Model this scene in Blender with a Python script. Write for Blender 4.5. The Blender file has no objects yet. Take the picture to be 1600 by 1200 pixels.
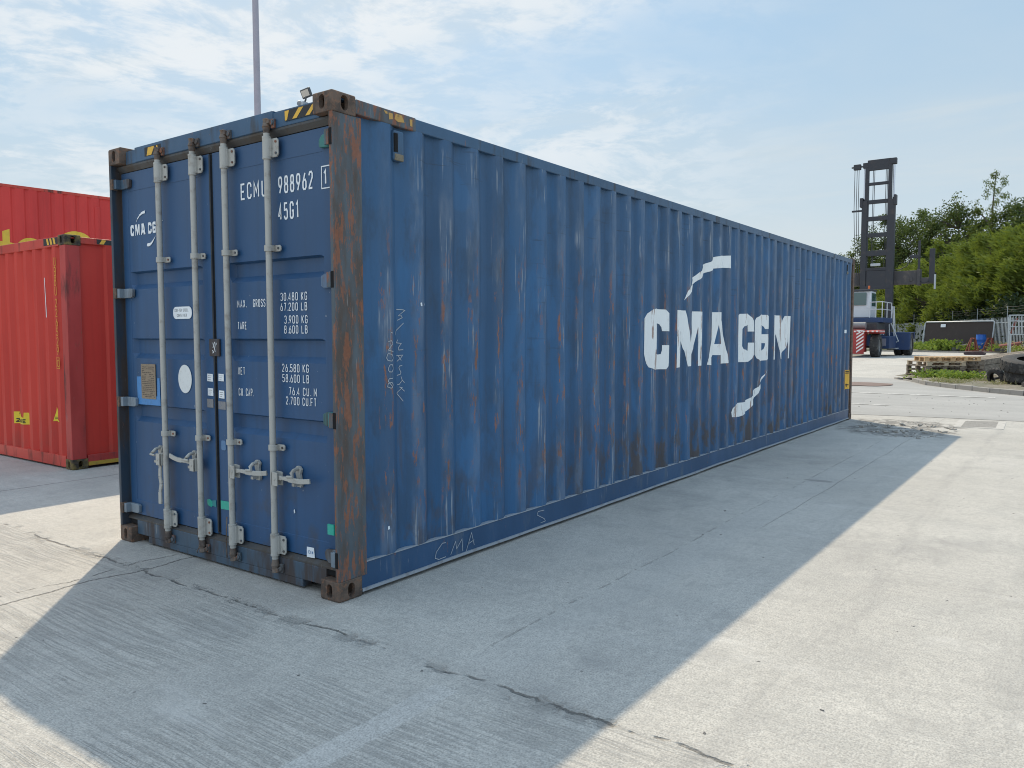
import bpy, bmesh, math, random
from mathutils import Vector, Matrix, noise as mn
random.seed(7)
PI = math.pi
SC = bpy.context.scene
C = SC.collection
# ------------------------------------------------------------------ camera
cam_d = bpy.data.cameras.new('camera'); cam = bpy.data.objects.new('camera', cam_d); C.objects.link(cam)
SC.camera = cam
yaw, pit, rol = 0.62969243, -0.06208789, -0.00167905
f = Vector((math.cos(pit)*math.cos(yaw), math.cos(pit)*math.sin(yaw), math.sin(pit)))
r = f.cross(Vector((0,0,1))).normalized(); u = r.cross(f)
r2 = r*math.cos(rol)+u*math.sin(rol); u2 = -r*math.sin(rol)+u*math.cos(rol)
M = Matrix((r2, u2, -f)).transposed().to_4x4(); M.translation = Vector((-2.98499, -3.40005, 1.53618))
cam.matrix_world = M
cam_d.sensor_fit = 'HORIZONTAL'; cam_d.sensor_width = 36; cam_d.lens = 27.625
cam_d.clip_start = .05; cam_d.clip_end = 3000
SC.render.resolution_x, SC.render.resolution_y = 1024, 768
SC.render.engine = 'CYCLES'; SC.cycles.pixel_filter_type = 'BLACKMAN_HARRIS'; SC.cycles.filter_width = 1.05
# ------------------------------------------------------------------ light
SUN = Vector((1.70, 1.96, 2.896)).normalized()
sd = bpy.data.lights.new('sun', 'SUN'); so = bpy.data.objects.new('sun', sd); C.objects.link(so)
sd.energy = 3.35; sd.angle = math.radians(.6); sd.color = (1, .85, .63)
so.rotation_euler = SUN.to_track_quat('Z', 'Y').to_euler()
so.location = (0, 0, 30)
SC.view_settings.view_transform = 'Standard'; SC.view_settings.look = 'None'
SC.view_settings.exposure = 0.25; SC.view_settings.gamma = 1
SC.view_settings.use_curve_mapping = False
# ------------------------------------------------------------------ node graph helper
class NG:
    def __init__(s, tree):
        s.t = tree; s.n = tree.nodes; s.l = tree.links
    def _in(s, sock, v):
        if v is None: return
        if isinstance(v, bpy.types.NodeSocket): s.l.new(v, sock)
        else:
            if hasattr(sock.default_value, '__len__') and len(sock.default_value) == 4 and hasattr(v, '__len__') and len(v) == 3: v = (*v, 1)
            sock.default_value = v
    def m(s, op, a, b=None, c=None, clamp=False):
        n = s.n.new('ShaderNodeMath'); n.operation = op; n.use_clamp = clamp
        for i, v in enumerate((a, b, c)): s._in(n.inputs[i], v) if v is not None else None
        return n.outputs[0]
    def vm(s, op, a, b=None):
        n = s.n.new('ShaderNodeVectorMath'); n.operation = op
        s._in(n.inputs[0], a)
        if b is not None: s._in(n.inputs[1], b)
        return n.outputs[0]
    def pos(s):
        return s.n.new('ShaderNodeNewGeometry').outputs['Position']
    def obj(s):
        return s.n.new('ShaderNodeTexCoord').outputs['Object']
    def island(s):
        return s.n.new('ShaderNodeNewGeometry').outputs['Random Per Island']
    def sep(s, v):
        n = s.n.new('ShaderNodeSeparateXYZ'); s._in(n.inputs[0], v); return n.outputs
    def comb(s, x, y, z):
        n = s.n.new('ShaderNodeCombineXYZ')
        for i, v in enumerate((x, y, z)): s._in(n.inputs[i], v)
        return n.outputs[0]
    def noise(s, v, sc=1, det=3, ro=.5, scl=None, off=None, dist=0, out=0):
        if scl is not None: v = s.vm('MULTIPLY', v, scl)
        if off is not None: v = s.vm('ADD', v, off)
        n = s.n.new('ShaderNodeTexNoise'); s._in(n.inputs['Vector'], v)
        n.inputs['Scale'].default_value = sc; n.inputs['Detail'].default_value = det; n.inputs['Roughness'].default_value = ro
        n.inputs['Distortion'].default_value = dist
        return n.outputs[out]
    def voro(s, v, sc, feat='F1', out='Distance'):
        n = s.n.new('ShaderNodeTexVoronoi'); n.feature = feat; s._in(n.inputs['Vector'], v); n.inputs['Scale'].default_value = sc
        return n.outputs[out]
    def ss(s, v, a, b):            # smoothstep a..b -> 0..1
        n = s.n.new('ShaderNodeMapRange'); n.interpolation_type = 'SMOOTHSTEP'
        s._in(n.inputs[0], v)
        if a <= b:
            n.inputs[1].default_value = a; n.inputs[2].default_value = b; n.inputs[3].default_value = 0; n.inputs[4].default_value = 1
        else:
            n.inputs[1].default_value = b; n.inputs[2].default_value = a; n.inputs[3].default_value = 1; n.inputs[4].default_value = 0
        return n.outputs[0]
    def mix(s, fac, a, b, mode='MIX'):
        n = s.n.new('ShaderNodeMix'); n.data_type = 'RGBA'; n.blend_type = mode
        s._in(n.inputs[0], fac); s._in(n.inputs[6], a); s._in(n.inputs[7], b)
        return n.outputs[2]
    def mul(s, *a):
        o = a[0]
        for b in a[1:]: o = s.m('MULTIPLY', o, b)
        return o
    def bump(s, h, st=.5, d=.01, normal=None):
        n = s.n.new('ShaderNodeBump'); n.inputs['Strength'].default_value = st; n.inputs['Distance'].default_value = d
        s._in(n.inputs['Height'], h)
        if normal is not None: s.l.new(normal, n.inputs['Normal'])
        return n.outputs[0]
def mat(name, build=None, col=(.5,.5,.5), rough=.6, metal=0, spec=.5):
    m = bpy.data.materials.new(name); m.use_nodes = True
    g = NG(m.node_tree); b = m.node_tree.nodes['Principled BSDF']
    b.inputs['Base Color'].default_value = (*col, 1); b.inputs['Roughness'].default_value = rough
    b.inputs['Metallic'].default_value = metal; b.inputs['Specular IOR Level'].default_value = spec
    if build:
        o = build(g)
        for k, v in o.items(): g._in(b.inputs[k], v)
    return m
# ------------------------------------------------------------------ sky
W = bpy.data.worlds.new('World'); SC.world = W; W.use_nodes = True
wt = W.node_tree; g = NG(wt); bg = wt.nodes['Background']
sky = wt.nodes.new('ShaderNodeTexSky'); sky.sky_type = 'NISHITA'; sky.sun_disc = False
sky.sun_elevation = math.asin(SUN.z); sky.sun_rotation = math.atan2(SUN.x, SUN.y)
sky.air_density = 1.0; sky.dust_density = 2.2; sky.ozone_density = 1.0
d = wt.nodes.new('ShaderNodeTexCoord').outputs['Generated']
x, y, z = g.sep(d)
zz = g.m('ADD', g.m('MAXIMUM', z, 0.0), .10)
pl = g.comb(g.m('DIVIDE', x, zz), g.m('DIVIDE', y, zz), 0)
wv = g.noise(pl, .9, 3, .5, out=1)
plw = g.vm('ADD', pl, g.vm('MULTIPLY', g.vm('SUBTRACT', wv, (.5,.5,.5)), (.7,.7,.7)))
soft = g.noise(plw, .55, 5, .55, off=(3.1, 1.7, 0))
puff = g.noise(plw, 4.6, 9, .64, off=(1.3, 6.2, 0))
wisp = g.noise(pl, 1.1, 7, .62, scl=(1.6, .55, 1), off=(7.3, 2.2, 0), dist=.6)
# thicker cloud to the left of the view, clearer to the right
side = g.m('SUBTRACT', g.m('MULTIPLY', y, .809), g.m('MULTIPLY', x, .0))
lft = g.ss(g.m('SUBTRACT', g.m('MULTIPLY', y, .808), g.m('MULTIPLY', x, .589)), -.58, .30)
mk = g.mul(g.ss(soft, .28, .56), g.ss(puff, .40, .60), g.ss(lft, .10, .70), g.ss(z, .04, .18))
veil = g.m('ADD', g.mul(g.ss(soft, .3, .7), .38), g.mul(g.ss(wisp, .50, .72), .34))
veil = g.m('ADD', veil, g.mul(lft, .04))
hz = g.ss(z, .42, -.02)
pale = g.mix(hz, (5.0, 5.9, 6.35), (6.0, 6.5, 6.6))
blue = g.mix(.7, sky.outputs[0], (2.7, 4.9, 7.0))
c = g.mix(g.m('ADD', g.mul(hz, .80), .10, clamp=True), blue, pale)
c = g.mix(veil, c, (5.7, 6.25, 6.5))
c = g.mix(g.mul(mk, .85), c, (7.3, 7.6, 7.8))
# sky brightened overhead and behind the camera as added fill light
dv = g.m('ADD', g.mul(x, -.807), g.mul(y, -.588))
fill_gain = g.m('ADD', g.mul(g.ss(z, .46, .80), .52), g.mul(g.ss(dv, -.15, .5), .36))
c = g.mix(1.0, c, g.comb(g.m('ADD', 1, fill_gain), g.m('ADD', 1, fill_gain), g.m('ADD', 1, g.mul(fill_gain, 1.05))), 'MULTIPLY')
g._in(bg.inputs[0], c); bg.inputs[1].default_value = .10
# ------------------------------------------------------------------ mesh builder
def T(o, label=None, cat=None, group=None, kind=None):
    if label: o['label'] = label
    if cat: o['category'] = cat
    if group: o['group'] = group
    if kind: o['kind'] = kind
    return o
def empty(name, loc=(0,0,0), rz=0, label=None, cat=None, group=None, scale=1):
    o = bpy.data.objects.new(name, None); C.objects.link(o); o.location = loc; o.rotation_euler = (0,0,rz)
    o.scale = (scale,)*3; o.empty_display_size = .3
    return T(o, label, cat, group)
class MB:
    def __init__(s): s.v = []; s.f = []
    def poly(s, pts):
        b = len(s.v); s.v += [tuple(p) for p in pts]; s.f.append(tuple(range(b, b+len(pts)))); return s
    def box(s, x0, x1, y0, y1, z0, z1, mtx=None):
        p = [(x0,y0,z0),(x1,y0,z0),(x1,y1,z0),(x0,y1,z0),(x0,y0,z1),(x1,y0,z1),(x1,y1,z1),(x0,y1,z1)]
        if mtx: p = [tuple(mtx @ Vector(q)) for q in p]
        b = len(s.v); s.v += p
        s.f += [tuple(b+i for i in q) for q in ((0,3,2,1),(4,5,6,7),(0,1,5,4),(1,2,6,5),(2,3,7,6),(3,0,4,7))]
        return s
    def bar(s, p0, p1, w, h, up=(0,0,1)):      # rectangular bar between two points
        p0 = Vector(p0); p1 = Vector(p1); d = (p1-p0); L = d.length; d.normalize()
        up = Vector(up)
        if abs(d.dot(up)) > .98: up = Vector((1,0,0))
        sx = d.cross(up).normalized(); sz = sx.cross(d)
        m = Matrix((d, sx, sz)).transposed().to_4x4(); m.translation = p0
        return s.box(0, L, -w/2, w/2, -h/2, h/2, m)
    def cyl(s, p0, p1, r0, r1=None, n=14, cap=True):
        r1 = r0 if r1 is None else r1
        p0 = Vector(p0); p1 = Vector(p1); d = (p1-p0).normalized()
        a = d.orthogonal().normalized(); b_ = d.cross(a); k = len(s.v)
        for p, rr in ((p0, r0), (p1, r1)):
            for i in range(n):
                t = 2*PI*i/n; s.v.append(tuple(p + (a*math.cos(t)+b_*math.sin(t))*rr))
        for i in range(n):
            j = (i+1) % n; s.f.append((k+i, k+j, k+n+j, k+n+i))
        if cap:
            s.f.append(tuple(k+i for i in reversed(range(n)))); s.f.append(tuple(k+n+i for i in range(n)))
        return s
    def tube(s, pts, rad, n=8, closed=False):
        pts = [Vector(p) for p in pts]; N = len(pts); k = len(s.v); prev = None
        rads = rad if hasattr(rad, '__len__') else [rad]*N
        for i, p in enumerate(pts):
            if closed: d = pts[(i+1) % N]-pts[i-1]
            else: d = pts[min(i+1, N-1)]-pts[max(i-1, 0)]
            d.normalize()
            a = d.orthogonal().normalized() if prev is None else (prev - d*prev.dot(d)).normalized()
            prev = a; b_ = d.cross(a)
            for j in range(n):
                t = 2*PI*j/n; s.v.append(tuple(p+(a*math.cos(t)+b_*math.sin(t))*rads[i]))
        for i in range(N if closed else N-1):
            i2 = (i+1) % N
            for j in range(n):
                j2 = (j+1) % n; s.f.append((k+i*n+j, k+i*n+j2, k+i2*n+j2, k+i2*n+j))
        if not closed:
            s.f.append(tuple(k+j for j in reversed(range(n)))); s.f.append(tuple(k+(N-1)*n+j for j in range(n)))
        return s
    def prism(s, pts, mp, d0, d1):             # 2-D outline extruded; mp(u,v,d)->point
        n = len(pts); k = len(s.v)
        s.v += [tuple(mp(a, b, d0)) for a, b in pts] + [tuple(mp(a, b, d1)) for a, b in pts]
        s.f.append(tuple(k+i for i in reversed(range(n)))); s.f.append(tuple(k+n+i for i in range(n)))
        for i in range(n):
            j = (i+1) % n; s.f.append((k+i, k+j, k+n+j, k+n+i))
        return s
    def grid(s, us, vs, fn):
        k = len(s.v); nu = len(us)
        for b in vs:
            for a in us: s.v.append(tuple(fn(a, b)))
        for j in range(len(vs)-1):
            for i in range(nu-1):
                q = k+j*nu+i; s.f.append((q, q+1, q+nu+1, q+nu))
        return s
    def lathe(s, prof, n=48, mtx=None, closed=False):      # prof [(r,z)]
        k = len(s.v); m = len(prof)
        for i in range(n):
            t = 2*PI*i/n
            for (rr, z) in prof:
                p = Vector((rr*math.cos(t), rr*math.sin(t), z)); s.v.append(tuple(mtx @ p if mtx else p))
        for i in range(n):
            i2 = (i+1) % n
            for j in range(m if closed else m-1):
                j2 = (j+1) % m
                s.f.append((k+i*m+j, k+i2*m+j, k+i2*m+j2, k+i*m+j2))
        return s
    def build(s, name, material, parent=None, smooth=False, bev=0, label=None, fix=True, loc=None):
        me = bpy.data.meshes.new(name); me.from_pydata(s.v, [], s.f)
        if fix:
            bm = bmesh.new(); bm.from_mesh(me); bmesh.ops.recalc_face_normals(bm, faces=bm.faces); bm.to_mesh(me); bm.free()
        me.update()
        if smooth:
            me.shade_smooth(); me.set_sharp_from_angle(angle=math.radians(38))
        me.materials.append(material)
        o = bpy.data.objects.new(name, me); C.objects.link(o)
        if parent: o.parent = parent
        if loc: o.location = loc
        if bev:
            b = o.modifiers.new('bevel', 'BEVEL'); b.width = bev; b.segments = 2; b.limit_method = 'ANGLE'; b.angle_limit = .7
        if label: o['label'] = label
        return o
# ------------------------------------------------------------------ stroke lettering
c_, e_ = .24, .12
GL = {
 '0': [[(c_,0),(1-c_,0),(1,e_),(1,1-e_),(1-c_,1),(c_,1),(0,1-e_),(0,e_),'c']],
 'C': [[(1,.74),(1,1-e_),(1-c_,1),(c_,1),(0,1-e_),(0,e_),(c_,0),(1-c_,0),(1,e_),(1,.26)]],
 'U': [[(0,1),(0,e_),(c_,0),(1-c_,0),(1,e_),(1,1)]],
 'E': [[(1,1),(0,1),(0,0),(1,0)],[(0,.5),(.85,.5)]],
 'M': [[(0,0),(0,1),(.5,.34),(1,1),(1,0)]],
 '9': [[(c_,.42),(1-c_,.42),(1,.56),(1,1-e_),(1-c_,1),(c_,1),(0,1-e_),(0,.56),'c'],[(1,.6),(.3,0)]],
 '6': [[(c_,.58),(1-c_,.58),(1,.44),(1,e_),(1-c_,0),(c_,0),(0,e_),(0,.44),'c'],[(0,.4),(.7,1)]],
 '8': [[(c_,.54),(1-c_,.54),(.94,.66),(.94,1-e_),(1-c_,1),(c_,1),(.06,1-e_),(.06,.66),'c'],[(c_,.53),(1-c_,.53),(1,.42),(1,e_),(1-c_,0),(c_,0),(0,e_),(0,.42),'c']],
 '2': [[(0,.8),(.04,1-e_),(c_,1),(1-c_,1),(1,1-e_),(1,.66),(0,.06),(0,0),(1,0)]],
 '4': [[(.72,0),(.72,1),(0,.3),(0,.24),(1,.24)]],
 '5': [[(1,1),(.05,1),(.02,.57),(1-c_,.6),(1,.46),(1,e_),(1-c_,0),(c_,0),(0,e_),(0,.2)]],
 'G': [[(1,.76),(1,1-e_),(1-c_,1),(c_,1),(0,1-e_),(0,e_),(c_,0),(1-c_,0),(1,e_),(1,.46),(.55,.46)]],
 '1': [[(.08,.80),(.5,1),(.5,0)]],
 '3': [[(0,.84),(c_,1),(1-c_,1),(1,1-e_),(1,.62),(.7,.53),(1,.43),(1,e_),(1-c_,0),(c_,0),(0,.16)]],
 '7': [[(0,1),(1,1),(.35,0)]],
 '.': [[(.0,.04),(.3,.04)]], '-': [[(.1,.5),(.9,.5)]], '/': [[(0,0),(1,1)]], ' ': [],
 'K': [[(0,0),(0,1)],[(1,1),(.05,.45)],[(.3,.58),(1,0)]],
 'L': [[(0,1),(0,0),(1,0)]],
 'B': [[(0,0),(0,1),(1-c_,1),(.95,.9),(.95,.63),(1-c_,.53),(1,.42),(1,e_),(1-c_,0),'c'],[(0.05,.53),(.7,.53)]],
 'T': [[(0,1),(1,1)],[(.5,.96),(.5,0)]],
 'A': [[(0,0),(.5,1),(1,0)],[(.2,.3),(.8,.3)]],
 'R': [[(0,0),(0,1),(1-c_,1),(1,1-e_),(1,.6),(1-c_,.5),(.05,.5)],[(.5,.5),(1,0)]],
 'X': [[(0,0),(1,1)],[(0,1),(1,0)]],
 'S': [[(1,.8),(1,1-e_),(1-c_,1),(c_,1),(0,1-e_),(0,.64),(1,.4),(1,e_),(1-c_,0),(c_,0),(0,e_),(0,.2)]],
 'N': [[(0,0),(0,1),(1,0),(1,1)]], 'F': [[(1,1),(0,1),(0,0)],[(0,.5),(.85,.5)]],
 'P': [[(0,0),(0,1),(1-c_,1),(1,1-e_),(1,.6),(1-c_,.5),(.05,.5)]], 'I': [[(.5,0),(.5,1)]], 'H': [[(0,0),(0,1)],[(1,0),(1,1)],[(.05,.5),(.95,.5)]],
 'V': [[(0,1),(.5,0),(1,1)]], 'D': [[(0,0),(0,1),(1-c_,1),(1,1-e_),(1,e_),(1-c_,0),'c']], 'Y': [[(0,1),(.5,.5),(1,1)],[(.5,.5),(.5,0)]],
}
GL['O'] = GL['0']
def ribbon(mb, pts, w, mp, off=0, closed=False):
    P = [Vector((a, b)) for a, b in pts]; N = len(P); L = []; R = []
    for i in range(N):
        if closed: d0 = (P[i]-P[i-1]).normalized(); d1 = (P[(i+1) % N]-P[i]).normalized()
        else:
            d0 = (P[i]-P[i-1]).normalized() if i > 0 else (P[1]-P[0]).normalized()
            d1 = (P[i+1]-P[i]).normalized() if i < N-1 else d0
        n0 = Vector((-d0.y, d0.x)); n1 = Vector((-d1.y, d1.x)); b = n0+n1
        if b.length < 1e-4: b = n0
        b.normalize(); k = w/2/max(.45, b.dot(n0)); L.append(P[i]+b*k); R.append(P[i]-b*k)
    k0 = len(mb.v)
    for a, b in zip(L, R): mb.v.append(tuple(mp(a.x, a.y, off))); mb.v.append(tuple(mp(b.x, b.y, off)))
    for i in range(N if closed else N-1):
        j = (i+1) % N; mb.f.append((k0+2*i, k0+2*i+1, k0+2*j+1, k0+2*j))
def text(mb, s, u, v, w, h, th, mp, gap=.45, bold=1):     # left/bottom at (u,v), glyph width w
    for ch in s:
        gw = w; w = gw*1.22 if ch == 'M' else gw
        adv = w*(1+gap)
        if ch == ' ': adv = w*.9
        if ch in '.': adv = w*.55
        for k, pl_ in enumerate(GL[ch]):
            cl = pl_[-1] == 'c'; pts = pl_[:-1] if cl else pl_
            ribbon(mb, [(u+th/2+a*(w-th), v+th/2+b*(h-th)) for a, b in pts], th, mp, k*.0003, cl)
        u += adv; w = gw
    return u
def polys(mb, plist, mp, off=0):
    for p in plist: mb.poly([mp(a, b, off) for a, b in p])
# block letters of the wall logo (u, z in metres)
def logo_polys():
    return [
 [(3.915,1.697),(3.974,1.745),(4.037,1.786),(4.10,1.794),(4.315,1.79),(4.391,1.755),(4.391,1.573),(4.274,1.574),(4.268,1.612),(4.242,1.642),(4.187,1.651),(4.116,1.622),(4.116,1.369),(4.206,1.34),(4.263,1.344),(4.276,1.384),(4.275,1.434),(4.391,1.433),(4.391,1.222),(4.339,1.191),(4.082,1.195),(3.992,1.221),(3.943,1.293),(3.915,1.355)],
 [(4.592,1.792),(4.590,1.197),(4.655,1.199),(4.665,1.575),(4.83,1.365),(4.875,1.201),(4.948,1.202),(5.084,1.388),(5.145,1.625),(5.15,1.453),(5.152,1.198),(5.234,1.198),(5.234,1.790),(5.039,1.789),(4.962,1.61),(4.933,1.455),(4.905,1.558),(4.877,1.622),(4.858,1.725),(4.836,1.793)],
 [(5.520,1.791),(5.518,1.491),(5.462,1.347),(5.418,1.201),(5.515,1.194),(5.637,1.305),(5.669,1.431),(5.696,1.537),(5.724,1.648),(5.721,1.795)],
 [(5.721,1.795),(5.724,1.648),(5.775,1.555),(5.798,1.426),(5.800,1.301),(5.802,1.198),(6.045,1.203),(6.036,1.232),(5.983,1.366),(5.949,1.494),(5.899,1.687),(5.82,1.797)],
 [(5.669,1.431),(5.637,1.305),(5.800,1.301),(5.798,1.430)],
 [(6.45,1.774),(6.49,1.792),(6.771,1.801),(6.848,1.75),(6.91,1.71),(6.92,1.577),(6.776,1.577),(6.772,1.658),(6.565,1.641),(6.537,1.606),(6.535,1.397),(6.559,1.357),(6.779,1.336),(6.783,1.437),(6.92,1.436),(6.915,1.28),(6.873,1.25),(6.788,1.195),(6.45,1.201)],
 [(7.051,1.712),(7.078,1.754),(7.175,1.797),(7.201,1.797),(7.201,1.194),(7.173,1.195),(7.088,1.234),(7.055,1.287)],
 [(7.201,1.797),(7.438,1.797),(7.482,1.782),(7.482,1.613),(7.381,1.612),(7.362,1.642),(7.312,1.663),(7.201,1.656)],
 [(7.201,1.541),(7.482,1.544),(7.482,1.425),(7.201,1.426)],
 [(7.385,1.425),(7.482,1.425),(7.482,1.214),(7.439,1.199),(7.201,1.194),(7.201,1.282),(7.324,1.332),(7.362,1.345),(7.382,1.387)],
 [(7.718,1.799),(7.718,1.199),(7.763,1.199),(7.85,1.50),(7.90,1.545),(7.96,1.347),(8.022,1.198),(8.060,1.198),(8.231,1.331),(8.40,1.52),(8.447,1.56),(8.464,1.374),(8.461,1.194),(8.483,1.2),(8.496,1.628),(8.497,1.803),(8.22,1.798),(8.150,1.694),(8.050,1.620),(8.035,1.692),(8.001,1.8)],
 [(4.816,1.9),(4.861,1.999),(4.934,2.066),(4.953,2.124),(5.1,2.176),(5.151,2.214),(5.209,2.237),(5.234,2.284),(5.395,2.331),(5.49,2.359),(5.515,2.396),(5.776,2.442),(6.069,2.466),(6.067,2.318),(5.893,2.315),(5.607,2.285),(5.515,2.26),(5.397,2.23),(5.234,2.190),(5.211,2.159),(5.137,2.129),(5.078,2.094),(4.953,2.050),(4.936,1.995),(4.869,1.948)],
 [(7.475,1.075),(7.32,0.963),(7.188,0.888),(7.059,0.834),(6.92,0.765),(6.763,0.712),(6.629,0.700),(6.314,0.69),(6.255,0.65),(6.235,0.6),(6.245,0.54),(6.505,0.522),(6.60,0.543),(6.784,0.575),(6.85,0.619),(6.92,0.640),(7.062,0.728),(7.178,0.817),(7.322,0.923)]]
# ------------------------------------------------------------------ materials
RUST = (.17, .065, .03); DRUST = (.055, .035, .025)
def fleck(g, P, scl, lo, hi, det=6, ro=.6, off=(0,0,0)):
    return g.ss(g.noise(P, 1, det, ro, scl=scl, off=off), lo, hi)
def side_paint(colA, colB, rust=1.0, axis='y', plane=.012, sgn=1):
    def b(g):
        P = g.pos(); x, y, z = g.sep(P)
        t = g.noise(P, 1, 4, .6, scl=(.9,.9,.35)); s = g.noise(P, 1, 4, .6, scl=(7,7,.22), off=(5,1,2))
        col = g.mix(g.ss(t, .3, .7), colA, colB)
        col = g.mix(g.mul(g.ss(s, .42, .68), .35), col, tuple(v*.62 for v in colA))
        pn = g.noise(P, 1, 1, .5, scl=(3.6,3.6,.02), off=(2,9,4))
        col = g.mix(g.mul(g.ss(pn, .38, .66), .42), col, tuple(min(1, v*1.35+.012) for v in colB))
        # blotchy greyer tone towards the top
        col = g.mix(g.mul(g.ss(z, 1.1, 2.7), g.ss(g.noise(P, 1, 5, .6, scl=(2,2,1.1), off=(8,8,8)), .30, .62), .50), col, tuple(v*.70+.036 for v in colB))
        out = g.ss({'y': y, 'x': x}[axis], plane+.017, plane+.003)
        # chalky scuffs on the outer ribs
        col = g.mix(g.mul(out, g.m('ADD', .18, fleck(g, P, (5,5,1.6), .46, .66)), .40), col, tuple(v*.5+.15 for v in colB))
        # vertical white scratches
        scr = g.mul(out, fleck(g, P, (60,60,2.0), .57, .62, 4, .6, (1,2,3)), fleck(g, P, (1.6,1.6,1.8), .48, .58, 3, .5, (9,2,3)))
        col = g.mix(g.mul(scr, .6), col, (.38,.40,.42))
        # rust on rib crests
        band = g.mul(g.ss(z, .15, .7), g.ss(z, 2.5, 1.5))
        rm = g.mul(out, band, fleck(g, P, (22,22,4.2), .562, .582, 9, .75, (4,4,1)), rust)
        col = g.mix(g.mul(rm, .9), col, g.mix(g.noise(P, 30, 3), (.36,.14,.07), (.15,.065,.04)))
        # brown patches low on the wall and streaks running below them
        low = g.mul(g.ss(z, 1.0, .35), fleck(g, P, (5.2,5.2,2.6), .49, .60, 7, .68, (2,7,7)), g.m('ADD', .55, g.mul(g.ss(x, 2.0, 4.0), .45)), rust)
        col = g.mix(g.mul(low, .80), col, (.068,.048,.033))
        st = g.mul(fleck(g, P, (11,11,.9), .56, .66, 6, .65, (6,3,3)), g.ss(z, 2.0, .9), rust)
        col = g.mix(g.mul(st, .40), col, (.075,.05,.035))
        scf = g.mul(fleck(g, P, (2.2,2.2,34), .60, .66, 5, .6, (3,1,7)), g.ss(z, .9, 1.9), fleck(g, P, (1.1,1.1,1.4), .48, .60, 3, .5, (7,7,7)))
        col = g.mix(g.mul(scf, .5), col, (.018,.028,.045))
        ptc = fleck(g, P, (1.7,1.7,.9), .60, .625, 3, .45, (12,3,5)); col = g.mix(g.mul(ptc, .25), col, tuple(v*1.5 for v in colB))
        mot = g.noise(P, 1, 6, .7, scl=(6,6,2.2), off=(0,4,9))
        h = g.m('ADD', g.noise(P, 60, 3), g.mul(rm, 1.0))
        return {'Base Color': g.mix(g.mul(g.ss(mot, .46, .66), .34), col, (.022,.030,.040)), 'Roughness': g.m('ADD', g.mul(t, .25), .42), 'Normal': g.bump(h, .12, .003)}
    return b
def frame_paint(base, rust=.5, streak=.5, dark=DRUST, coords='pos', orange=(.30,.115,.06)):
    def b(g):
        P = g.pos() if coords == 'pos' else g.obj()
        t = g.noise(P, 1, 4, .6, scl=(2,2,.9))
        col = g.mix(g.ss(t, .35, .7), base, tuple(v*1.25+.008 for v in base))
        d_ = fleck(g, P, (7,7,1.5), .62-.34*rust, .80-.30*rust, 7, .62, (3,1,2))
        col = g.mix(g.mul(d_, .85), col, dark)
        o = g.m('MAXIMUM', fleck(g, P, (18,18,3.6), .665-.15*streak, .685-.15*streak, 9, .74, (8,1,5)), g.mul(fleck(g, P, (34,34,7), .70-.12*streak, .71-.12*streak, 8, .7, (2,6,5)), .8))
        col = g.mix(g.mul(o, .9), col, g.mix(g.noise(P, 40, 3), orange, tuple(v*.5 for v in orange)))
        o = g.mul(o, g.m('ADD', .25, g.mul(fleck(g, P, (3.2,3.2,.8), .42, .56, 4, .55, (4,9,2)), .75)))
        w = g.mul(fleck(g, P, (60,60,4), .66, .72, 4, .55, (1,8,5)), fleck(g, P, (3,3,2), .5, .62, 3))
        col = g.mix(g.mul(w, .6), col, (.4,.4,.4))
        return {'Base Color': col, 'Roughness': g.m('ADD', g.mul(d_, .3), .45), 'Normal': g.bump(g.m('ADD', g.noise(P, 45, 5, .6), g.mul(o, -.8)), .25, .003)}
    return b
def door_paint(base):
    def b(g):
        P = g.pos(); x, y, z = g.sep(P)
        t = g.noise(P, 1, 4, .6, scl=(1.2,1.2,.7)); s = g.noise(P, 1, 4, .6, scl=(11,11,.35), off=(5,1,2))
        col = g.mix(g.ss(t, .3, .7), base, tuple(v*1.3+.006 for v in base))
        col = g.mix(g.mul(g.ss(s, .45, .7), .32), col, tuple(v*.55+.008 for v in base))
        top = g.mul(g.ss(z, 1.9, 2.7), .5)
        col = g.mix(top, col, tuple(v*.90+.028 for v in base))
        gr = g.mul(fleck(g, P, (4,4,3.2), .54, .70, 6, .6, (7,7,1)), g.ss(z, .95, .2))
        col = g.mix(g.mul(gr, .62), col, (.055,.05,.045))
        br = g.mul(fleck(g, P, (26,26,1.1), .62, .74, 4, .5, (2,2,8)), g.ss(z, 1.15, .75), fleck(g, P, (2.3,2.3,.2), .5, .6, 2, .5))
        col = g.mix(g.mul(br, .6), col, (.09,.06,.04))
        sp = fleck(g, P, (34,34,22), .72, .745, 4, .6, (7,3,8))
        col = g.mix(g.mul(sp, .55), col, (.30,.33,.36))
        return {'Base Color': col, 'Roughness': g.m('ADD', g.mul(t, .25), .36), 'Normal': g.bump(g.noise(P, 1, 4, .5, scl=(3,3,1.4)), .16, .02)}
    return b
def flat_worn(base, wear=(.3,.3,.3), amt=.25, rough=.55, sc=18):
    def b(g):
        P = g.pos(); n = g.noise(P, sc, 6, .65)
        col = g.mix(g.mul(g.ss(n, .5, .72), amt), base, wear)
        return {'Base Color': col, 'Roughness': g.m('ADD', g.mul(n, .2), rough-.1)}
    return b
def rusty(a=(.145,.10,.075), b2=(.22,.11,.065), d=(.07,.052,.042)):
    def b(g):
        P = g.pos(); n = g.noise(P, 9, 7, .65); m_ = g.noise(P, 34, 5, .6, off=(4,4,4))
        col = g.mix(g.ss(n, .38, .62), a, d); col = g.mix(g.mul(g.ss(m_, .5, .66), .8), col, b2)
        return {'Base Color': col, 'Roughness': .85, 'Normal': g.bump(g.noise(P, 70, 5, .65), .45, .004)}
    return b
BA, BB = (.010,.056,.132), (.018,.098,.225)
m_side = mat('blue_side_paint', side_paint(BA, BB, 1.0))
m_door = mat('blue_door_paint', door_paint((.012,.060,.150)))
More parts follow.
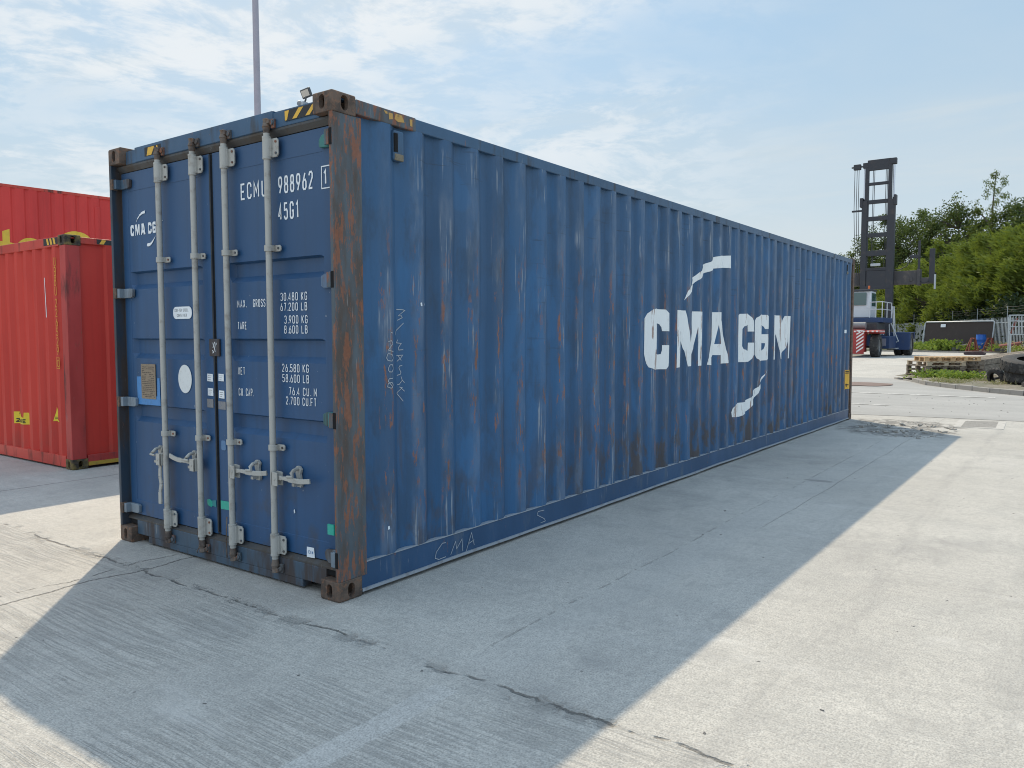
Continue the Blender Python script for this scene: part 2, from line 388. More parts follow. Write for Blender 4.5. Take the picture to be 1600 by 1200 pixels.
m_frame = mat('blue_frame_paint', frame_paint((.040,.075,.115), .62, .22))
m_rail = mat('blue_rail_paint', frame_paint((.026,.075,.145), .30, .14, dark=(.06,.055,.05)))
m_brail = mat('blue_bottom_rail_paint', frame_paint((.014,.058,.135), .22, .12, dark=(.10,.13,.17)))
m_post = mat('rusted_post_paint', frame_paint((.062,.085,.105), .56, .92, dark=(.085,.060,.045)))
m_dpost = mat('dark_post_paint', frame_paint((.018,.034,.055), .55, .15))
m_cast = mat('rusted_casting', rusty())
m_bar = mat('galvanised_bar', flat_worn((.39,.385,.36), (.16,.125,.095), .52, .48, 14))
m_bend = mat('rusty_bar_end', rusty((.16,.13,.11), (.17,.09,.05), (.06,.045,.04)))
m_gask = mat('door_gasket_rubber', flat_worn((.018,.021,.026), (.07,.065,.055), .5, .7))
m_seal = mat('dirty_header_seal', frame_paint((.045,.046,.048), .5, .1, dark=(.065,.05,.038)))
m_white = mat('white_lettering', flat_worn((.76,.79,.82), (.35,.42,.5), .30, .6, 40))
def logo_white(g):
    P = g.pos(); x, y, z = g.sep(P)
    n = g.noise(P, 1, 6, .6, scl=(9,9,1.6)); col = g.mix(g.mul(g.ss(n, .5, .75), .35), (.78,.80,.80), (.52,.50,.45))
    o = g.mul(g.ss(y, .026, .010), fleck(g, P, (16,16,2.4), .56, .63, 7, .65, (3,3,3)))
    col = g.mix(g.mul(o, .9), col, (.22,.10,.06))
    o2 = fleck(g, P, (40,40,3), .66, .70, 4, .6, (5,3,1)); col = g.mix(g.mul(o2, .6), col, (.08,.14,.25))
    return {'Base Color': col, 'Roughness': .6}
m_logo = mat('white_logo_paint', logo_white)
m_chalk = mat('chalk_marks', col=(.42,.45,.48), rough=.9)
m_stick = mat('white_sticker', flat_worn((.74,.78,.82), (.5,.55,.6), .2, .5, 60))
m_oval = mat('oval_plate', flat_worn((.66,.69,.70), (.52,.54,.55), .7, .4, 30))
m_grey = mat('grey_print', col=(.23,.24,.25), rough=.7)
m_bprint = mat('blue_print', col=(.05,.15,.35), rough=.6)
m_plate = mat('brass_plate', flat_worn((.24,.185,.13), (.10,.08,.06), .6, .5, 45))
m_ptxt = mat('plate_engraving', col=(.075,.06,.05), rough=.6)
m_tape = mat('blue_tape_patch', flat_worn((.06,.22,.50), (.05,.14,.28), .5, .5))
m_yel = mat('yellow_stripe', flat_worn((.72,.42,.05), (.18,.13,.07), .3, .6, 30))
m_fade = mat('faded_yellow', flat_worn((.50,.30,.09), (.11,.085,.065), .9, .8, 26))
m_blk = mat('black_stripe', flat_worn((.025,.025,.027), (.09,.08,.07), .4, .7, 30))
m_dark = mat('hollow_dark', col=(.006,.006,.007), rough=1)
m_green = mat('green_tape', flat_worn((.02,.36,.27), (.1,.45,.38), .5, .45, 30))
m_lblue = mat('light_blue_smear', flat_worn((.10,.20,.36), (.05,.12,.25), .5, .6, 50))
m_hgr = mat('green_hinge', frame_paint((.03,.16,.15), .4, .1)); m_hbl = mat('blue_hinge', frame_paint((.09,.15,.24), .4, .2))
m_hteal = mat('teal_hinge', frame_paint((.03,.20,.22), .35, .1)); m_hgy = mat('grey_hinge', frame_paint((.16,.20,.24), .45, .15))
m_edge = mat('scraped_edge_metal', flat_worn((.30,.33,.37), (.15,.13,.12), .6, .5, 15))
# ------------------------------------------------------------------ container parts
def casting_mesh(l=.178, w=.162, h=.118, wall=.03):
    """corner casting, outer corner at the origin, body towards +x +y +z, apertures on the three outer faces"""
    def slot(a, b, cu, cv, n=10):
        pts = []
        for i in range(n+1): t = PI*i/n; pts.append((cu+a*math.cos(t), cv+(b-a)+a*math.sin(t)))
        for i in range(n+1): t = PI+PI*i/n; pts.append((cu+a*math.cos(t), cv-(b-a)+a*math.sin(t)))
        return pts
    me = bpy.data.meshes.new('c'); bm = bmesh.new()
    bmesh.ops.create_cube(bm, size=1)
    for v in bm.verts: v.co = Vector(((v.co.x+.5)*l, (v.co.y+.5)*w, (v.co.z+.5)*h))
    ed = [e for e in bm.edges if sum(1 for k in range(3) if all(abs(v.co[k]) < 1e-5 for v in e.verts)) >= 2]
    bmesh.ops.bevel(bm, geom=ed, offset=.016, segments=4, profile=.5, affect='EDGES')
    ed2 = [e for e in bm.edges if e.is_manifold and e.calc_face_angle(0) > .9]
    bmesh.ops.bevel(bm, geom=ed2, offset=.003, segments=1, affect='EDGES')
    bm.to_mesh(me); bm.free()
    o = bpy.data.objects.new('c', me); C.objects.link(o)
    mb = MB()
    mb.prism(slot(.022, .040, w*.52, h*.5), lambda a, b, d: (d, a, b), -.02, wall)           # face x=0
    c1 = mb
    c2 = MB().prism(slot(.026, .042, l*.52, h*.5), lambda a, b, d: (a, d, b), -.02, wall)      # face y=0
    c3 = MB().prism(slot(.030, .060, w*.5, l*.5), lambda a, b, d: (b, a, d), -.02, wall)
    cv = MB().box(wall-.002, l-wall, wall-.002, w-wall, wall-.002, h-.025)
    cuts = []
    for q in (c1, c2, c3, cv):
        k = q.build('k', m_cast); cuts.append(k)
        md = o.modifiers.new('b', 'BOOLEAN'); md.operation = 'DIFFERENCE'; md.solver = 'EXACT'; md.object = k
    dg = bpy.context.evaluated_depsgraph_get()
    res = bpy.data.meshes.new_from_object(o.evaluated_get(dg))
    for k in cuts+[o]: bpy.data.objects.remove(k, do_unlink=True)
    V = [v.co.copy() for v in res.vertices]; F = [tuple(p.vertices) for p in res.polygons]
    return V, F
CV, CF = casting_mesh()
def castings(L, Wd, H, root, material, lab=None):
    for sx in (0, 1):
        for sy in (0, 1):
            for sz in (0, 1):
                mb = MB()
                for v in CV:
                    mb.v.append((L-v.x if sx else v.x, Wd-v.y if sy else v.y, H-v.z if sz else v.z))
                mb.f = list(CF)
                if (sx+sy+sz) % 2: mb.f = [tuple(reversed(q)) for q in mb.f]
                mb.build('corner_casting', material, root, fix=False, smooth=True)
def profile(a, b, pitch=.281, first=.457, depth=.036, flat=.072, inner=.072, outer=0.0):
    sl = (pitch-flat-inner)/2
    P = [(a, depth)]; e = first
    while e-flat-sl <= a+.01: e += pitch
    while e+sl < b-.02:
        P += [(e-flat-sl, depth), (e-flat, outer), (e, outer), (e+sl, depth)]; e += pitch
    P.append((b, depth))
    return P
def pinterp(P, x):
    for (x0, d0), (x1, d1) in zip(P, P[1:]):
        if x0 <= x <= x1: return d0+(d1-d0)*(x-x0)/max(1e-6, x1-x0)
    return P[-1][1]
def dent(u, z, s, amp):
    n = mn.noise(Vector((u*.9, z*1.1, s)))*amp + mn.noise(Vector((u*2.7, z*2.3, s+5)))*amp*.5
    return n+amp*.2
def corr_panel(P, z0, z1, mp, material, root, name, seed=0, amp=.005, rows=14):
    zs = [z0+(z1-z0)*i/rows for i in range(rows+1)]
    us = [p[0] for p in P]; dd = dict(P)
    edge = lambda z: min(1, (z-z0)/.25, (z1-z)/.25)
    mb = MB().grid(us, zs, lambda u, z: mp(u, dd[u]+dent(u, z, seed, amp)*max(0, edge(z)), z))
    return mb.build(name, material, root, fix=False)
def overlay(plist, P, z0, z1, mp, material, parent, name, seed, amp, off=.0025, rows=14, label=None):
    """paint that follows the folded sheet: cut at every fold, then laid on it"""
    bm = bmesh.new()
    for p in plist:
        bm.faces.new([bm.verts.new((a, 0, b)) for a, b in p])
    bm.normal_update()
    bmesh.ops.triangulate(bm, faces=bm.faces[:])
    for (u, d) in P:
        ge = bm.verts[:]+bm.edges[:]+bm.faces[:]
        bmesh.ops.bisect_plane(bm, geom=ge, plane_co=(u, 0, 0), plane_no=(1, 0, 0))
    for i in range(rows+1):
        z = z0+(z1-z0)*i/rows
        bmesh.ops.bisect_plane(bm, geom=bm.verts[:]+bm.edges[:]+bm.faces[:], plane_co=(0, 0, z), plane_no=(0, 0, 1))
    edge = lambda z: max(0, min(1, (z-z0)/.25, (z1-z)/.25))
    us = [p[0] for p in P]; ds = [p[1] for p in P]
    zs = [z0+(z1-z0)*i/rows for i in range(rows+1)]
    def surf(u, z):                      # same surface as the panel grid, bilinear between its vertices
        i = 0
        while i < len(us)-2 and us[i+1] <= u: i += 1
        j = min(rows-1, max(0, int((z-z0)/(z1-z0)*rows)))
        a = (u-us[i])/max(1e-6, us[i+1]-us[i]); b = (z-zs[j])/(zs[j+1]-zs[j])
        q = lambda ii, jj: ds[ii]+dent(us[ii], zs[jj], seed, amp)*edge(zs[jj])
        return (q(i,j)*(1-a)+q(i+1,j)*a)*(1-b)+(q(i,j+1)*(1-a)+q(i+1,j+1)*a)*b
    for v in bm.verts:
        u, z = v.co.x, v.co.z; v.co = Vector(mp(u, surf(u, z)-off, z))
    me = bpy.data.meshes.new(name); bm.to_mesh(me); bm.free(); me.materials.append(material)
    o = bpy.data.objects.new(name, me); C.objects.link(o); o.parent = parent
    if label: o['label'] = label
    return o
def ribs_on(strokes, w):                 # polylines -> list of quads (u,z)
    out = []
    for pts in strokes:
        mb = MB(); ribbon(mb, pts, w, lambda a, b, d: (a, b, 0))
        for q in mb.f: out.append([(mb.v[i][0], mb.v[i][1]) for i in q])
    return out
# ================================================================== SETTING
def gh(x, y=0):
    t = max(0, min(1, (x-26)/16)); return .353*t*t*(3-2*t)
def concrete(g):
    P = g.pos(); x, y, z = g.sep(P)
    big = g.noise(P, .35, 4, .6); med = g.noise(P, 1.7, 6, .62, off=(3,3,0)); fine = g.noise(P, 26, 5, .7); grit = g.noise(P, 110, 3, .6)
    col = g.mix(g.ss(big, .3, .7), (.43,.405,.365), (.53,.505,.46))
    col = g.mix(g.mul(g.ss(med, .40, .72), .45), col, (.35,.34,.32))
    leftm = g.ss(x, -.28, -.34)
    # brushed (tined) finish runs along y; strong on the near slab, faint on the others
    wob = g.m('ADD', x, g.mul(g.noise(P, .8, 3), .12))
    tn = g.noise(g.comb(g.mul(wob, 62), g.mul(y, 1.3), 0), 1, 4, .65)
    tn2 = g.noise(g.comb(g.mul(wob, 17), g.mul(y, .5), 3), 1, 4, .6)
    tine = g.ss(tn, .47, .62); strong = g.m('ADD', g.mul(leftm, .65), .30)
    tm = g.mul(g.m('MAXIMUM', g.mul(tine, .7), g.ss(tn2, .58, .72)), g.ss(g.noise(P, .9, 4, .6, off=(9,4,0)), .30, .55), strong)
    # smooth screed bands where the slabs were repaired
    jx = g.m('ADD', y, g.mul(g.m('SUBTRACT', g.noise(g.comb(g.mul(x, .7), 0, 0), 1, 3), .5), .10))
    def band(v, c0, hw, s=.02): return g.ss(g.m('ABSOLUTE', g.m('SUBTRACT', v, c0)), hw, hw-s)
    b1 = g.mul(band(jx, -1.22, .16, .03), g.ss(x, -.30, -.10)); b2 = g.mul(band(jx, -1.20, .075, .02), g.ss(x, -.42, -.48))
    sm = g.m('MAXIMUM', b1, b2)
    tm = g.mul(tm, g.m('SUBTRACT', 1, sm))
    col = g.mix(g.mul(tm, .55), col, (.17,.165,.16))
    col = g.mix(g.mul(b2, .70), col, (.50,.485,.46)); col = g.mix(g.mul(b1, .30), col, (.40,.39,.37))
    # exposed-aggregate speckle
    sp = g.voro(P, 55); spm = g.mul(g.ss(sp, .16, .08), g.ss(g.noise(P, 6, 3, off=(2,2,2)), .45, .6))
    col = g.mix(g.mul(spm, .5), col, (.16,.155,.15))
    sp2 = g.voro(g.vm('ADD', P, (7,3,0)), 38); col = g.mix(g.mul(g.ss(sp2, .14, .06), g.ss(g.noise(P, 3, 3, off=(5,2,2)), .48, .62), .6), col, (.60,.59,.57))
    peb = g.voro(g.vm('ADD', P, (1,9,0)), 3.2); col = g.mix(g.mul(g.ss(peb, .030, .018), .85), col, (.09,.085,.08))
    col = g.mix(g.mul(g.ss(fine, .40, .66), .42), col, (.25,.24,.225))
    col = g.mix(g.mul(g.ss(grit, .46, .64), .60), col, (.22,.215,.20)); col = g.mix(g.mul(g.ss(grit, .48, .30), .45), col, (.62,.60,.56))
    blot = g.noise(P, 5.5, 6, .72, off=(6,1,3)); col = g.mix(g.mul(g.ss(blot, .46, .70), .38), col, (.27,.26,.245))
    dst = g.ss(g.noise(P, 1, 6, .7, scl=(2.2,.8,1), off=(4,9,1)), .56, .72); col = g.mix(g.mul(dst, .35), col, (.55,.53,.50))
    # dusty scuffs and faint tyre marks
    wl = g.mul(g.m('SUBTRACT', g.noise(g.comb(g.mul(x, .25), 1, 0), 1, 2), .5), 1.2)
    tms = 0
    for c0, w0, k0 in ((-2.35, .10, .30), (-3.15, .12, .26), (-1.78, .07, .18), (-4.6, .13, .25)):
        tms = g.m('MAXIMUM', tms, g.mul(band(g.m('ADD', y, wl), c0, w0, .09), k0))
    tms = g.mul(tms, g.ss(g.noise(P, 1, 5, .65, scl=(.5,5,1), off=(3,3,9)), .40, .62))
    col = g.mix(tms, col, (.20,.195,.19))
    # dark stains
    stn = g.mul(g.ss(g.noise(P, .55, 6, .7, off=(12,3,0)), .52, .70), .42); col = g.mix(stn, col, (.20,.195,.19))
    # joints and cracks -------------------------------------------------
    wy = g.m('SUBTRACT', g.noise(g.comb(3, g.mul(y, 1.3), 0), 1, 5, .6), .5)
    wx = g.m('SUBTRACT', g.noise(g.comb(g.mul(x, 2.2), 7, 0), 1, 6, .62), .5)
    rough = g.noise(P, 9, 6, .7, off=(1,1,5))
    def line(v, w): return g.m('ABSOLUTE', v)
    j1 = g.m('ABSOLUTE', g.m('ADD', g.m('ADD', x, .315), g.m('ADD', g.mul(wy, -.22), g.mul(g.m('SUBTRACT', rough, .5), .05))))
    jm1 = g.mul(g.ss(j1, .012, .001), g.ss(g.noise(P, 3.1, 4, .6, off=(2,2,0)), .46, .56), .8)
    spall = g.mul(g.ss(j1, .085, .02), g.ss(g.noise(P, 3.6, 5, .65, off=(8,1,0)), .50, .60))
    j2 = g.m('ABSOLUTE', g.m('ADD', g.m('SUBTRACT', y, 1.57), g.m('ADD', g.mul(wx, .30), g.mul(g.m('SUBTRACT', rough, .5), .03))))
    jm2 = g.mul(g.ss(j2, .011, .001), g.ss(x, .35, .0), .75)
    j2b = g.m('ABSOLUTE', g.m('ADD', g.m('SUBTRACT', y, 1.72), g.m('ADD', g.mul(wx, -.35), g.mul(g.m('SUBTRACT', rough, .5), .06))))
    jm2b = g.mul(g.ss(j2b, .008, .002), g.ss(x, .1, -.1), .7, g.ss(rough, .42, .55))
    j3 = g.m('ABSOLUTE', g.m('ADD', g.m('SUBTRACT', y, 5.24), g.mul(wx, .10))); jm3 = g.mul(g.ss(j3, .016, .003), .6)
    j4 = g.m('ABSOLUTE', g.m('ADD', jx, 1.07)); jm4 = g.mul(g.ss(j4, .010, .003), g.ss(x, -.2, .1), .28, g.ss(rough, .47, .57))
    j5 = g.m('ABSOLUTE', g.m('ADD', jx, 1.37)); jm5 = g.mul(g.ss(j5, .007, .002), g.ss(x, 3.0, 3.4), .22)
    cy = g.m('ABSOLUTE', g.m('ADD', g.m('ADD', x, -.02), g.m('ADD', g.mul(y, .35), g.mul(wy, .5)))) 
    jm6 = g.mul(g.ss(cy, .006, .001), g.ss(y, -1.3, -1.6), g.ss(y, -2.7, -2.2), .6, g.ss(rough, .42, .5))
    crk = jm1
    for j in (jm2, jm2b, jm3, jm4, jm5): crk = g.m('MAXIMUM', crk, j)
    # crumbled patch by the far end and a pothole
    def blob(cx, cy_, rx, ry): 
        a = g.m('DIVIDE', g.m('SUBTRACT', x, cx), rx); b = g.m('DIVIDE', g.m('SUBTRACT', y, cy_), ry)
        return g.m('SQRT', g.m('ADD', g.mul(a, a), g.mul(b, b)))
    rn = g.mul(g.m('SUBTRACT', g.noise(P, 2.2, 5, .6, off=(3,8,0)), .5), 1.3)
    cr = g.m('MAXIMUM', g.ss(g.m('ADD', blob(10.75, -1.0, 1.0, .9), rn), 1.0, .7), g.ss(g.m('ADD', blob(11.9, -.9, .7, 1.0), rn), 1.0, .7))
    crm = g.mul(cr, g.ss(g.noise(P, 5, 6, .7, off=(1,6,2)), .45, .56))
    pot = g.ss(g.m('ADD', blob(5.54, -1.2, .07, .17), g.mul(rn, .6)), 1.0, .8)
    col = g.mix(g.mul(spall, .60), col, (.22,.21,.195)); col = g.mix(g.mul(cr, .30), col, (.40,.375,.34))
    col = g.mix(g.mul(crm, .75), col, (.13,.12,.11)); col = g.mix(g.mul(pot, .55), col, (.14,.135,.13))
    col = g.mix(g.mul(crk, .82), col, (.065,.062,.058))
    h = g.m('SUBTRACT', g.m('ADD', g.mul(fine, .7), g.mul(grit, .35)), g.mul(tm, 1.0))
    h = g.mul(h, g.m('SUBTRACT', 1, g.mul(sm, .6)))
    h2 = g.m('SUBTRACT', g.mul(med, .3), g.m('ADD', g.mul(spall, .8, g.m('ADD', g.mul(rough, .8), .4)), g.m('ADD', crk, g.mul(crm, .8))))
    nb = g.bump(h2, .9, .022)
    return {'Base Color': col, 'Roughness': .74, 'Normal': g.bump(h, .75, .007, nb), 'Specular IOR Level': .55}
m_conc = mat('weathered_concrete', concrete)
def asphalt(g):
    P = g.pos(); x, y, z = g.sep(P)
    n = g.noise(P, .9, 5, .6, scl=(1,.35,1)); f_ = g.noise(P, 40, 4, .7); m_ = g.noise(P, 5, 6, .7)
    col = g.mix(g.ss(n, .3, .7), (.30,.295,.285), (.37,.362,.35)); col = g.mix(g.mul(g.ss(f_, .4, .7), .4), col, (.22,.22,.215))
    col = g.mix(g.mul(g.ss(m_, .52, .7), .25), col, (.44,.43,.41))
    col = g.mix(g.mul(g.ss(g.voro(P, 1.4), .05, .02), .8), col, (.08,.08,.08))
    return {'Base Color': col, 'Roughness': .9, 'Normal': g.bump(f_, .5, .01), 'Specular IOR Level': .3}
m_road = mat('worn_road_surface', asphalt)
def gravel(g):
    P = g.pos(); n = g.noise(P, 2.1, 5, .6); v = g.voro(P, 16); f_ = g.noise(P, 30, 4, .7)
    col = g.mix(g.ss(n, .35, .65), (.23,.20,.165), (.15,.145,.10)); col = g.mix(g.mul(g.ss(v, .3, .1), .5), col, (.34,.32,.29))
    return {'Base Color': g.mix(g.mul(f_, .4), col, (.08,.075,.06)), 'Roughness': .95, 'Normal': g.bump(v, .8, .03)}
m_grav = mat('stony_earth', gravel)
def grid_lin(v):
    o = []
    for a in v: o.append(a)
    return o
gx = [-900,-200,-60,-20,-8,-4,0,5,10,15,20,24,26]+[26+i for i in range(1,17)]+[50,60,80,110,160,300,1500]
gy = [-1500,-300,-60,-20,-10,-5,0,5,10,15,20,30,60,200,900]
T(MB().grid(gx, gy, lambda a, b: (a, b, gh(a))).build('ground', m_conc, fix=False), 'pale weathered concrete yard with brushed slabs, cracks and repaired joints', kind='structure')
kerb = [(33.5, 4.5),(31.0,4.1),(28.6,3.25),(27.0,1.88),(25.3,1.05),(23.6,.40),(22.25,-.55),(21.07,-1.47),(20.27,-2.25),(19.4,-3.3),(18.6,-5.0),(18.2,-7.5),(18,-14),(18,-40)]
# the road passes between the yard and the kerb
rd = [(13.35,-40),(13.4,-6),(13.45,-2.5),(13.3,-.9),(12.75,.0),(12.9,3),(13.1,9),(13.2,40)]
mb = MB()
rl = [(13.35,-40),(13.4,-6),(13.45,-2.5),(13.3,-.9),(12.85,1.2),(12.9,4.3),(13.0,5),(13.1,40)]
rr = [(18,-40),(18.25,-7.5),(20.27,-2.25),(22.25,-.55),(26.9,1.9),(27.2,4.3),(27.3,5),(27.5,40)]
for i in range(len(rl)-1):
    a, b, c2, d2 = rl[i], rr[i], rr[i+1], rl[i+1]
    n = 8
    for k in range(n):
        q = [(a[0]+(b[0]-a[0])*t, a[1]+(b[1]-a[1])*t) for t in (k/n, (k+1)/n)]
        w_ = [(d2[0]+(c2[0]-d2[0])*t, d2[1]+(c2[1]-d2[1])*t) for t in (k/n, (k+1)/n)]
        mb.poly([(p[0], p[1], gh(p[0])+.005) for p in (q[0], q[1], w_[1], w_[0])])
T(mb.build('road', m_road, fix=False), 'light grey worn access road behind the blue container', kind='structure')
def worn_line(g):
    P = g.pos(); n = g.noise(P, 14, 5, .7)
    return {'Base Color': g.mix(g.ss(n, .42, .62), (.66,.65,.62), (.40,.39,.37)), 'Roughness': .8}
m_line = mat('worn_white_line', worn_line)
mb = MB(); mb.poly([(19.02,-1.7,.016),(19.14,-1.7,.016),(19.12,12,.016),(19.0,12,.016)])
mb.poly([(15.4,-.05,.014),(15.5,-.05,.014),(15.5,6,.014),(15.4,6,.014)])
T(mb.build('road_markings', m_line, fix=False), 'thin worn white line along the road', kind='structure')
m_kerb = mat('kerb_stone', flat_worn((.27,.255,.235), (.13,.12,.11), .6, .8, 7))
mb = MB()
for (a, b) in zip(kerb[3:], kerb[4:]):
    a = Vector((*a, 0)); b = Vector((*b, 0)); L = (b-a).length; n = max(1, round(L/.92)); dr = (b-a)/n
    for i in range(min(n, 12)):
        p0 = a+dr*i+dr.normalized()*.012; p1 = a+dr*(i+1)-dr.normalized()*.012
        k = .02 if a.x > 26.5 else .10
        z0 = gh(p0.x)
        mb.bar((p0.x, p0.y, z0+k-.12+random.uniform(-.008,.008)), (p1.x, p1.y, gh(p1.x)+k-.12+random.uniform(-.008,.008)), .14, .30)
T(mb.build('kerb', m_kerb, bev=.012), 'broken grey kerb stones curving along the road edge', kind='structure')
# raised stony patch inside the kerb
isl = [(26.6,1.85),(25.2,1.0),(23.6,.34),(22.35,-.60),(21.2,-1.50),(20.4,-2.3),(19.6,-3.3),(18.8,-5),(18.5,-9),(26,-9),(30,-3.5),(31.5,-1.0),(30.3,.4),(28.6,1.6)]
cx_ = (25.5,-1.6)
mb = MB()
for (a, b) in zip(isl, isl[1:]+isl[:1]):
    n = 6
    for k in range(n):
        t0, t1 = k/n, (k+1)/n
        q = lambda p, t: (p[0]+(cx_[0]-p[0])*t, p[1]+(cx_[1]-p[1])*t, gh(p[0]+(cx_[0]-p[0])*t)+.155*min(1, t*9+.80)+.05*mn.noise(Vector((p[0]*1.1, p[1]*1.1+t*7, 0)))*min(1, t*3))
        mb.poly([q(a,t0), q(b,t0), q(b,t1), q(a,t1)] if k < n-1 else [q(a,t0), q(b,t0), q(a,1)])
T(mb.build('earth_patch', m_grav), 'stony earth patch with weeds inside the kerb', kind='structure')
# yard edge, weedy verge at the fence
def verge(g):
    P = g.pos(); n = g.noise(P, .8, 6, .65)
    return {'Base Color': g.mix(g.ss(n, .35, .65), (.10,.105,.05), (.20,.18,.14)), 'Roughness': 1}
m_verge = mat('verge_soil', verge)
mb = MB(); mb.grid([0,.15,.4,1,2,3.5,8,30,200], [i/12 for i in range(13)],
    lambda a, t: (56.6-18*(t-.4)*.14+a - (4 if t > .9 else 0)*0, 14-22*t, .353+min(.16, a*1.2)+(.12*mn.noise(Vector((a, t*20, 2))) if a > .3 else 0)))
T(mb.build('verge', m_verge, fix=False), 'rough soil verge in front of the fence', kind='structure')
def patch(name, cx, cy, rx, ry, z, material, label, n=26, jag=.18, seed=1):
    pts = []
    for i in range(n):
        t = 2*PI*i/n; k = 1+jag*mn.noise(Vector((math.cos(t)*2, math.sin(t)*2, seed)))
        pts.append((cx+rx*math.cos(t)*k, cy+ry*math.sin(t)*k, z+gh(cx)))
    return T(MB().poly(pts).build(name, material, fix=False), label, kind='structure')
m_mud = mat('red_brown_mud', flat_worn((.17,.105,.08), (.26,.20,.17), .6, .5, 3))
patch('muddy_puddle', 22.9, 2.2, 1.0, .95, .020, m_mud, 'reddish brown muddy patch on the road beside the container end', jag=.3)

# ================================================================== BLUE CONTAINER
L, WD, H = 12.192, 2.438, 2.896
bc = empty('shipping_container', (0,0,0), 0, 'long worn blue shipping container with big white wall letters and four lock rods', 'shipping container')
castings(L, WD, H, bc, m_cast)
for q in bc.children:
    if q.name.startswith('corner_casting'): pass
JP = [(.003,.005),(.222,.005),(.222,.030),(.105,.030),(.105,.044),(.078,.044),(.078,.034),(.003,.034)]
MB().prism(JP, lambda a,b,d:(a,b,d), .1175, 2.779).build('corner_post', m_post, bc, bev=.004)
MB().prism([(.003,WD-.004),(.222,WD-.006),(.222,WD-.030),(.105,WD-.030),(.105,WD-.044),(.078,WD-.044),(.078,WD-.034),(.003,WD-.034)], lambda a,b,d:(a,b,d), .1175, 2.779).build('corner_post', m_dpost, bc, bev=.004)
for y0, y1 in ((.005,.16),(WD-.16,WD-.005)):
    MB().box(L-.105, L-.004, y0, y1, .1175, 2.779).build('corner_post', m_cast, bc, bev=.005)
for sgn in (0,1):
    fy = (lambda v: v) if not sgn else (lambda v: WD-v)
    a, b = sorted((fy(.006), fy(.066)))
    MB().box(.179, L-.179, a, b, 2.800, 2.876).build('top_side_rail', m_rail, bc, bev=.006)
    a, b = sorted((fy(.003), fy(.069)))
    MB().box(.1785, .68, a, b, 2.796, 2.8805).build('rail_doubler', m_post, bc, bev=.007)
    # bottom rail: web, scraped ledge and lip
    mb = MB(); us = [.179+(L-.358)*i/48 for i in range(49)]
    w = lambda u, k=0: .006*mn.noise(Vector((u*1.3, 3+sgn, k)))+.004*mn.noise(Vector((u*5, 9, k)))
    mb.grid(us, [0,1,2,3], lambda u, k: (u, fy([.06,.014,.014,.06][int(k)]+w(u)), [.192,.192,.040,.040][int(k)]+w(u,2)*.5))
    mb.build('bottom_side_rail', m_brail, bc, fix=True)
    mb = MB(); mb.grid(us, [0,1,2,3], lambda u, k: (u, fy([.06,.0,.0,.06][int(k)]+w(u,4)), [.0405,.0405,.024,.024][int(k)]+w(u,3)*.7))
    mb.build('rail_lip', m_edge, bc)
    mb = MB(); mb.grid(us, [0,1,2,3], lambda u, k: (u, fy([.07,.008,.008,.012][int(k)]+w(u)), [.1985,.1985,.192,.190][int(k)]+w(u,2)*.5))
    mb.build('rail_ledge', m_edge, bc)
PR = profile(.2215, L-.105)
ZP0, ZP1 = .196, 2.803
near = lambda u_, d_, z_: (u_, d_+.007, z_)
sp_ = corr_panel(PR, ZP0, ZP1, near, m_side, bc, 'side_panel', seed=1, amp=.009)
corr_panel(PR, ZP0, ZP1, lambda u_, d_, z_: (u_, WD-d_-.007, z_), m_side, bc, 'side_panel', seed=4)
ov = lambda pl_, m_, nm, off=.003, lab=None: overlay(pl_, PR, ZP0, ZP1, near, m_, sp_, nm, 1, .009, off, label=lab)
ov(logo_polys(), m_logo, 'wall_lettering', .003, 'big white block letters with two swooshes')
CH = [[(0.528,1.695),(0.588,1.695),(0.6,1.69),(0.544,1.657),(0.572,1.657),(0.579,1.646),(0.535,1.629)],[(0.591,1.613),(0.518,1.562),(0.502,1.537)],[(0.537,1.509),(0.525,1.49),(0.569,1.486),(0.541,1.459),(0.546,1.445),(0.585,1.447)],[(0.524,1.411),(0.58,1.413),(0.564,1.397),(0.527,1.375)],[(0.54,1.408),(0.567,1.38)],[(0.575,1.348),(0.551,1.346),(0.544,1.335),(0.562,1.306),(0.558,1.295),(0.526,1.288)],[(0.562,1.281),(0.574,1.255),(0.594,1.24)],[(0.529,1.232),(0.545,1.231),(0.574,1.257)],[(0.549,1.217),(0.593,1.186)],[(0.549,1.214),(0.573,1.21),(0.521,1.179),(0.58,1.124)],[(0.444,1.555),(0.463,1.549)],[(0.42,1.499),(0.447,1.504),(0.459,1.487),(0.419,1.447),(0.469,1.436)],[(0.415,1.425),(0.403,1.4),(0.415,1.384),(0.449,1.38),(0.463,1.399),(0.45,1.421),(0.418,1.426)],[(0.429,1.356),(0.415,1.332),(0.425,1.315),(0.448,1.314),(0.46,1.333),(0.453,1.358),(0.431,1.357)],[(0.455,1.275),(0.424,1.273),(0.413,1.26),(0.454,1.222),(0.439,1.215),(0.408,1.225),(0.416,1.246),(0.447,1.25),(0.461,1.23)]]
ov(ribs_on(CH, .0042), m_chalk, 'chalk_writing', .004, 'faint handwritten chalk marks on the wall')
CH2 = [[(0.937,0.153),(0.901,0.157),(0.84,0.11),(0.828,0.072),(0.864,0.056),(0.936,0.058)],[(0.985,0.06),(1.036,0.14),(1.048,0.087),(1.105,0.142),(1.112,0.056)],[(1.15,0.048),(1.209,0.165),(1.238,0.071)],[(1.172,0.094),(1.238,0.108)],[(2.119,0.157),(2.034,0.162),(2.018,0.137),(2.119,0.089),(2.136,0.067),(2.068,0.065)]]
mb = MB()
for k, p in enumerate(CH2): ribbon(mb, p, .0042, lambda a, b, d: (a, .006, b), 0)
mb.build('chalk_writing', m_chalk, bc, fix=False, label='chalk letters on the bottom rail')
